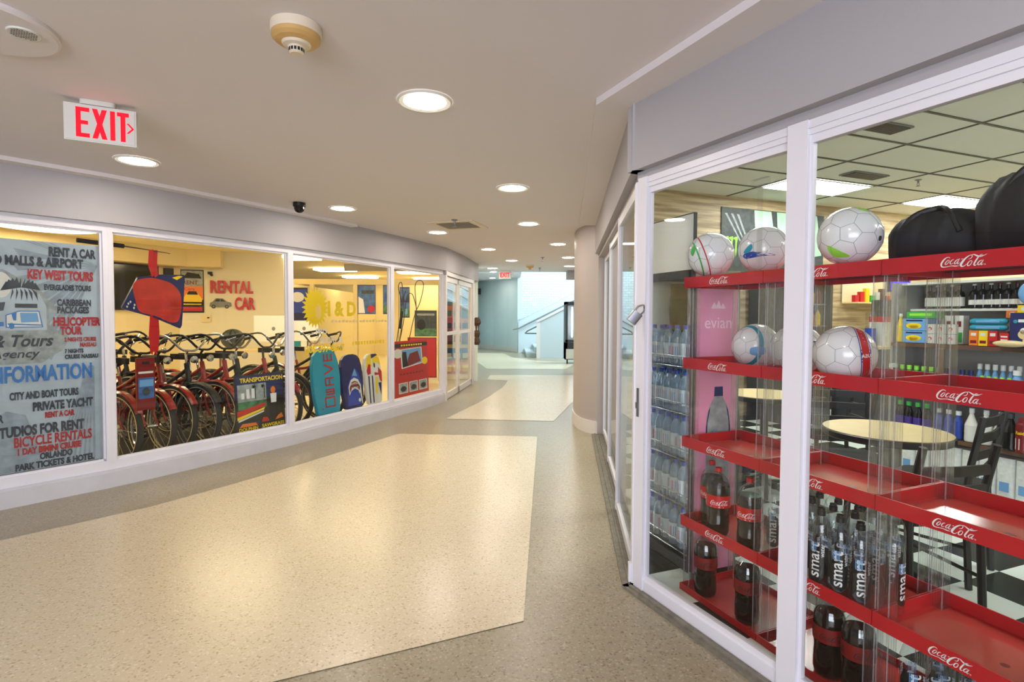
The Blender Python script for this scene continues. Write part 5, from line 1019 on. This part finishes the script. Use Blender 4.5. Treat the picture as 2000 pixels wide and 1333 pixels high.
for P in ([(-.33, .0, 0), (-.1, 0, .8), (.02, 0, 1.25), (.12, 0, 1.5)], [(-.28, .02, 0), (.05, 0, 1.0), (.15, 0, 1.40), (.30, 0, 1.46), (.42, 0, 1.25)], [(-.2, .03, 0), (.0, 0, .9), (.02, 0, 1.3), (-.06, 0, 1.55), (.03, 0, 1.6), (.08, 0, 1.2)], [(.0, .04, 0), (.35, .02, 1.05), (.52, 0, 1.35), (.62, 0, 1.62), (.50, 0, 1.68), (.38, 0, 1.6), (.40, 0, 1.35), (.46, .02, 1.1)]):
    m = MB(); m.tube(P, .006, 6, sub=5); m.build('rod', 'black', t)
m = MB(); m.tube([(-.02, 0, .95), (.03, 0, 1.2)], .02, 8); m.build('grip', 'black_matte', t)
# posters deeper in the shop (hung on the partition)
TP = Matrix.Translation((0, 10.82, 0))
land = lambda R, PL, TX: (R(.04, .96, .04, .96, 1), PL([(.04, .5), (.3, .7), (.6, .55), (.96, .75), (.96, .5)], 2), R(.04, .96, .04, .3, 3), PL(ell(.6, .2, .2, .1), 4))
poster('wall_poster', 'tall blue poster with a white figure behind the white mullion', 'poster', TP, -4.83, -4.15, .62, 1.90, 0, lambda R, PL, TX: (R(.03, .97, .6, .97, 1), R(.03, .97, .03, .4, 2), PL([(.3, .25), (.5, .25), (.46, .6), (.40, .78), (.33, .6)], 3), PL(ell(.7, .85, .2, .08), 3), R(.03, .97, .36, .44, 4)), ['navy', 'blue', 'teal', 'white', 'green'])
poster('wall_poster', 'dark blue night-time poster with a red car on the shop partition', 'poster', TP, -3.13, -2.77, 1.37, 1.96, 0, lambda R, PL, TX: (R(.03, .97, .03, .97, 1), PL([(.03, .03), (.4, .03), (.3, .5), (.03, .6)], 2), PL(ell(.75, .18, .2, .12), 3), R(.2, .9, .7, .82, 4)), ['navy', 'photo_blue', 'white', 'red', 'photo_dark'])
poster('wall_poster', 'narrow blue poster next to the night-time one on the shop partition', 'poster', TP, -2.62, -2.42, 1.37, 1.96, 0, land, ['navy', 'photo_blue', 'blue', 'photo_green', 'white'])
poster('wall_poster', 'deep blue poster in the cream frame of the narrow window', 'poster', TP, -2.28, -2.08, 1.30, 1.92, 0, land, ['navy', 'photo_blue', 'navy', 'photo_green', 'sky_blue'])
poster('wall_poster', 'dark green landscape poster above the red panel in the cream frame', 'poster', TP, -1.98, -1.53, .92, 1.45, 0, lambda R, PL, TX: (R(.02, .98, .02, .98, 1), R(.02, .98, .02, .3, 2), PL(ell(.3, .45, .2, .2), 3), R(.1, .9, .8, .88, 4)), ['photo_dark', 'photo_dark', 'photo_green', 'black_matte', 'photo_grey'])
poster('wall_poster', 'plain red panel at the foot of the cream frame in the narrow window', 'poster', TP, -2.12, -1.53, .08, .90, -.02, lambda R, PL, TX: R(.03, .97, .03, .97, 1), ['dark_red', 'red'])
# brochure display behind the door
t = thing('brochure_stand', 'tall brochure stand with colourful pictures behind the glass door', 'brochure stand', (-1.22, 11.1, .005), .1); m = MB(); m.box(-.22, .36, .05, .09, 0, 2.1); m.build('back_board', 'cream_frame', t)
for k, (z, h, c) in enumerate(((.12, .30, 'photo_sun'), (.40, .26, 'photo_blue'), (.74, .30, 'photo_dark'), (1.02, .28, 'photo_sun'), (1.28, .28, 'orange'), (1.54, .34, 'photo_grey'))):
    for j in range(3):
        m = MB(); m.box(-.20 + .185*j, -.02 + .185*j, .02 + .003*j, .05, z, z + h, 0); m.box(-.18 + .185*j, -.04 + .185*j, .018, .02, z + .05, z + h*.6, 1); m.build('brochure', [c if (j + k) % 3 else ['red', 'photo_blue', 'yellow'][k % 3], ['yellow', 'offwhite', 'dark_red', 'black_matte', 'photo_green', 'sky_blue'][k]], t)
# back wall: screen, poster, letters, car
TV, _ = frame2((-8.5, 5.7), (-6.32, 10.12)); TR, _ = frame2((-6.32, 10.12), (-4.59, 10.73)); lv = 4.93
t = thing('wall_screen', 'big black television screen on the cream wall of the left shop', 'television', TV @ Vector((3.95, -.06, 1.42)), TV.to_euler().z); m = MB(); m.box(-.85, .58, 0, .05, 0, .80); m.build('casing', 'black', t); m = MB(); m.box(-.83, .56, -.003, 0, .02, .78); m.build('screen', 'black_gloss', t)
t = thing('wall_speaker', 'small black box mounted high beside the television', 'speaker', TV @ Vector((4.72, -.06, 2.06)), TV.to_euler().z); m = MB(); m.box(-.08, .08, 0, .055, 0, .14); m.build('body', 'black', t)
def drawC(R, PL, TX):
    R(.04, .96, .62, .97, 1); R(.04, .96, .30, .62, 2); PL([(.12, .18), (.88, .18), (.92, .32), (.75, .44), (.25, .44), (.08, .32)], 3); PL([(.26, .42), (.74, .42), (.66, .50), (.34, .50)], 4); R(.1, .9, .21, .25, 4); R(.08, .92, .04, .13, 5); R(.04, .96, .17, .185, 4)
    TX('RENT', .1, .75, .66, .09, 6, .03); TX('Cars', .15, .6, .52, .07, 5, .03); PL([(.1, .80), (.9, .80), (.8, .9), (.3, .94)], 4)
poster('wall_poster', 'car rental poster with a yellow car, beside the red kite', 'poster', TR, .03, .42, 1.38, 2.20, -.012, drawC, ['black', 'photo_grey', 'orange', 'yellow', 'black_matte', 'red', 'dark_red'])
def letters(name, label, s, u0, u1, z, h):
    t = thing(name, label, 'wall lettering', TR @ Vector(((u0+u1)/2, -.004, z)), TR.to_euler().z); wd = text_geo(s, .03)[2]; k = h/.73; m = MB(); lt = []
    for d in (-.035, -.002): m.text(s, lambda a, b, d=d: (a, d, b), k, 0, 'C', (u1-u0)/(wd*k), .03)
    n = len(m.v)//2; E_ = {}                                  # side walls between the two flat copies
    for f in list(m.f)[:len(m.f)//2]:
        for i in range(len(f)): a, b = f[i], f[(i+1) % len(f)]; E_[(a, b)] = E_.get((a, b), 0) + 1
    for (a, b) in list(E_):
        if (b, a) not in E_: m.f.append([a, b, b + n, a + n]); m.m.append(0); m.s.append(False)
    m.build('letters', 'red', t)
letters('wall_letters', 'raised red RENTAL lettering on the white shop wall', 'RENTAL', .53, 1.28, 1.77, .24); letters('wall_letters', 'raised red CAR lettering on the white shop wall', 'CAR', .95, 1.31, 1.45, .24)
t = thing('car_picture', 'flat grey picture of a small car beside the CAR lettering', 'wall picture', TR @ Vector((.70, -.004, 1.47)), TR.to_euler().z); m = MB(); f0 = lambda x, z: (x, -.012, z); f1 = lambda x, z: (x, -.001, z)
m.slab([(-.19, .03), (-.18, .10), (-.13, .13), (-.08, .19), (.04, .19), (.11, .13), (.18, .11), (.19, .04), (.15, .02), (-.15, .02)], f0, f1, 0); g = lambda x, z: (x, -.013, z)
m.poly([g(-.10, .13), g(-.065, .175), (g(-.01, .175)), g(-.01, .13)], 1); m.poly([g(.0, .13), g(.0, .175), g(.035, .175), g(.085, .13)], 1)
for x in (-.12, .11): m.poly([g(x + .036*math.cos(i*.5), .03 + .036*math.sin(i*.5)) for i in range(12)], 1); m.poly([(x + .02*math.cos(i*.5), -.0135, .03 + .02*math.sin(i*.5)) for i in range(12)], 0)
m.build('cutout', ['grey', 'black'], t)
t = thing('wall_camera', 'small black camera on the white wall above the RENTAL lettering', 'security camera', TR @ Vector((.53, -.002, 2.12)), TR.to_euler().z); m = MB(); m.box(-.04, .04, -.04, 0, 0, .05); m.tube([(0, -.02, .02), (.04, -.09, -.02)], .025, 10); m.build('body', 'black', t)
t = thing('wall_panel', 'small cream control panel on the wall under the car poster', 'control panel', TR @ Vector((.45, -.002, 1.20)), TR.to_euler().z); m = MB(); m.box(-.08, .08, -.03, 0, 0, .14); m.build('case', 'cream_wall', t); m = MB(); m.box(.02, .06, -.032, -.0302, .07, .10); m.build('display', 'black', t)
# desk and white monitors
t = thing('desk', 'pale desk behind the bicycles carrying two white monitors', 'desk', (-4.15, 9.3, .005), .5); m = MB(); m.box(-.9, .9, -.35, .35, .72, .76); m.build('top', 'table_cream', t)
for x in (-.85, .82): m = MB(); m.box(x, x + .03, -.33, .33, 0, .72); m.build('leg', 'brown', t)
def monitor(x, y, rz, label, w_):
    t = thing('monitor', label, 'monitor', (x, y, .766), rz); m = MB(); m.rbox(-w_/2, w_/2, -.015, .015, .12, .12 + w_*.72, .012); m.build('casing', 'white', t); m = MB(); m.box(-.05, .05, -.01, .02, .01, .16); m.box(-.1, .1, -.08, .08, 0, .01); m.build('stand', 'offwhite', t); m = MB(); m.poly([(.03*math.cos(i*.5), -.0162, .34 + .034*math.sin(i*.5)) for i in range(12)]); m.build('badge', 'grey', t)
monitor(-4.12, 9.20, .35, 'large white monitor seen from behind, left of the white mullion', .62); monitor(-3.70, 9.46, .6, 'white monitor seen from behind, right of the white mullion', .50)
t = thing('desk_bag', 'dark rounded rucksack on the desk beside the white monitor', 'rucksack', (-4.72, 9.0, .766), .4); m = MB(); m.sphere((0, 0, .17), .17, 20, 14, 0, (1.1, .7, 1)); m.build('body', 'photo_dark', t); m = MB(); m.tube([(-.05, -.1, .25), (0, -.13, .33), (.05, -.1, .26)], .01, 6, sub=3); m.build('strap', 'black', t)
# ---------------------------------------------------------------- bicycles
def wheel(parent, x, rim):
    m = MB(); m.torus((0, 0, 0), .290, .012, n=40, k=8, mi=0)
    for k in range(18): a = k*math.pi/9; m.tube([(.02*math.cos(a + .9), (-1)**k*.02, .02*math.sin(a + .9)), (.285*math.cos(a), 0, .285*math.sin(a))], .0018, 3, 1)
    m.cyl((0, -.045, 0), (0, .045, 0), .018, n=10, mi=1); w_ = m.build('wheel', [rim, 'chrome'], parent, (x, 0, .333)); m = MB(); m.torus((0, 0, 0), .308, .026, n=44, k=10); m.build('tyre', 'rubber', w_); m = MB()
    for s_ in (-1, 1): m.torus((0, s_*.019, 0), .300, .007, n=40, k=6)
    m.build('sidewall', 'table_cream' if rim == 'chrome' else 'grey', w_); return w_
def bike(style):
    t = thing('bicycle', 'x', 'bicycle'); fc = ['bike_red', 'black'][style]; rim = ['chrome', 'black'][style]
    wheel(t, .55, rim); wheel(t, -.53, rim); H = (.36, 0, .80); B = (-.06, 0, .31); S_ = (-.20, 0, .72)
    m = MB(); m.tube([H, (.18, 0, .70), (-.02, 0, .62), (-.19, 0, .60)], .019, 10, sub=4); m.tube([(.38, 0, .72), (.22, 0, .52), (.05, 0, .38), B], .021, 10, sub=4); m.tube([B, (-.13, 0, .5), S_], .017, 10); m.cyl((.345, 0, .86), (.395, 0, .68), .023, n=12)
    for s_ in (-.05, .05): m.tube([(-.06, s_*.6, .31), (-.3, s_, .32), (-.53, s_*1.1, .333)], .011, 8); m.tube([(-.19, s_*.4, .60), (-.36, s_, .48), (-.53, s_*1.1, .333)], .010, 8)
    m.cyl((-.06, -.045, .31), (-.06, .045, .31), .026, n=12); m.build('frame', fc, t)
    m = MB()
    for s_ in (-.055, .055): m.tube([(.40, s_*.8, .67), (.43, s_, .60), (.50, s_, .42), (.55, s_, .333)], .012, 8)
    m.tube([(.40, -.044, .67), (.40, .044, .67)], .014, 8); m.build('fork', fc, t)
    m = MB(); m.tube([(.345, 0, .85), (.33, 0, .95), (.36, 0, .99)], .012, 8)
    m.tube([(.10, -.34, 1.08), (.20, -.32, 1.10), (.34, -.22, 1.12), (.38, -.08, 1.0), (.37, 0, .985), (.38, .08, 1.0), (.34, .22, 1.12), (.20, .32, 1.10), (.10, .34, 1.08)], .0115, 8, sub=4); hb = m.build('handlebar', 'black' if style == 0 else 'chrome', t)
    for s_ in (-1, 1): m = MB(); m.tube([(.22, s_*.315, 1.10), (.085, s_*.342, 1.076)], .0175, 10); m.build('grip', 'black_matte', hb); m = MB(); m.tube([(.25, s_*.30, 1.09), (.16, s_*.35, 1.05)], .005, 6); m.build('brake_lever', 'chrome', hb)
    m = MB(); m.tube([S_, (-.23, 0, .84)], .013, 8); m.build('seat_post', 'chrome', t)
    m = MB(); P = [(.14, .02), (.05, .035), (-.03, .075), (-.10, .115), (-.15, .11), (-.165, .05)]; m.prism([(x - .23, y) for x, y in P] + [(x - .23, -y) for x, y in P[::-1]], .845, .905, sm=True); m.build('saddle', 'black_matte', t)
    for x, a0, a1 in ((.55, 30, 175), (-.53, 20, 190)):
        m = MB(); vs = []; n = 18
        for i in range(n + 1):
            a = math.radians(a0 + (a1-a0)*i/n)
            for y, r_ in ((-.036, .338), (-.02, .352), (.02, .352), (.036, .338)): vs.append((x + r_*math.cos(a), y, .333 + r_*math.sin(a)))
        m.add(vs, [(4*i+j, 4*i+j+1, 4*i+j+5, 4*i+j+4) for i in range(n) for j in range(3)], 0, True); m.build('mudguard', fc, t)
    m = MB(); m.lathe([(.085, -.004), (.085, .004)], 24, 0, (-.06, .055, .31), (0, 1, 0)); m.tube([(-.06, .07, .31), (.02, .07, .17)], .009, 6); m.tube([(-.06, -.07, .31), (-.14, -.07, .45)], .009, 6); cs = m.build('crankset', 'chrome', t)
    for P in ((.02, .12, .17), (-.14, -.12, .45)): m = MB(); m.box(P[0]-.045, P[0]+.045, P[1]-.045, P[1]+.045, P[2]-.012, P[2]+.012); m.build('pedal', 'black', cs)
    m = MB(); m.slab([(.02, .42), (.06, .36), (.03, .29), (-.5, .30), (-.56, .34), (-.5, .39)], lambda x, z: (x, .062, z), lambda x, z: (x, .068, z)); m.build('chain_guard', fc, t)
    m = MB(); m.lathe([(.012, 0), (.035, .03), (.036, .05), (.0001, .055)], 16, 0, (.42, 0, .90), (1, 0, 0)); m.build('headlamp', 'chrome', t)
    return t
BK = [bike(0), bike(1)]; used = [0, 0]; GB_ = 'bicycles parked behind the shop window'
def put_bike(st, T, u, d, turn, label):
    n_ = -(T.to_3x3() @ Vector((0, 1, 0))); rz = math.atan2(n_.y, n_.x) + turn; L = T @ Vector((u, d, .0)); L = Vector((L.x - .55*math.cos(rz), L.y - .55*math.sin(rz), .005))
    if not used[st]: used[st] = 1; o = BK[st]; o.location = L; o.rotation_euler.z = rz; o['label'] = label; o['group'] = GB_
    else: o = dup(BK[st], L, rz, label, GB_)
    o.rotation_euler.x = -.06
put_bike(0, TB2, .20, .50, .18, 'red bicycle at the left end of the window, behind the hanging red pack')
put_bike(0, TB2, .47, .48, .14, 'red bicycle whose pale-walled front wheel stands closest to the glass')
put_bike(0, TB2, .70, .60, .20, 'red bicycle third from the left end of the bicycle window')
put_bike(1, TB2, .90, .52, .12, 'black bicycle in the middle of the bicycle window')
put_bike(0, TB2, 1.10, .58, .20, 'red bicycle whose front wheel touches the left side of the yellow-lettered poster')
put_bike(0, TB2, 1.30, .55, .12, 'red bicycle half hidden behind the yellow-lettered poster')
put_bike(1, TB2, 1.50, .62, .22, 'black bicycle behind the right edge of the yellow-lettered poster')
put_bike(0, TB3, .14, .42, .12, 'red bicycle right of the white mullion, beside the teal bodyboard')
put_bike(1, TB3, .48, .62, .20, 'black bicycle behind the teal bodyboard')
put_bike(1, TB3, 1.08, .66, .15, 'black bicycle behind the shark bodyboard, handlebar rising above it')
put_bike(0, TB3, 1.52, .70, .22, 'red bicycle behind the white bodyboard')
put_bike(1, TB2, .05, 1.9, .5, 'black bicycle in the second row, under the television')
put_bike(0, TB2, .40, 2.0, .4, 'red bicycle in the second row, behind the kite tail')
put_bike(0, TB2, .72, 2.1, .3, 'red bicycle in the second row, left of the grey rucksack')
put_bike(1, TB2, 1.05, 2.05, .4, 'black bicycle in the second row, in front of the desk')
put_bike(0, TB2, 1.40, 2.1, .35, 'red bicycle in the second row, in front of the large white monitor')
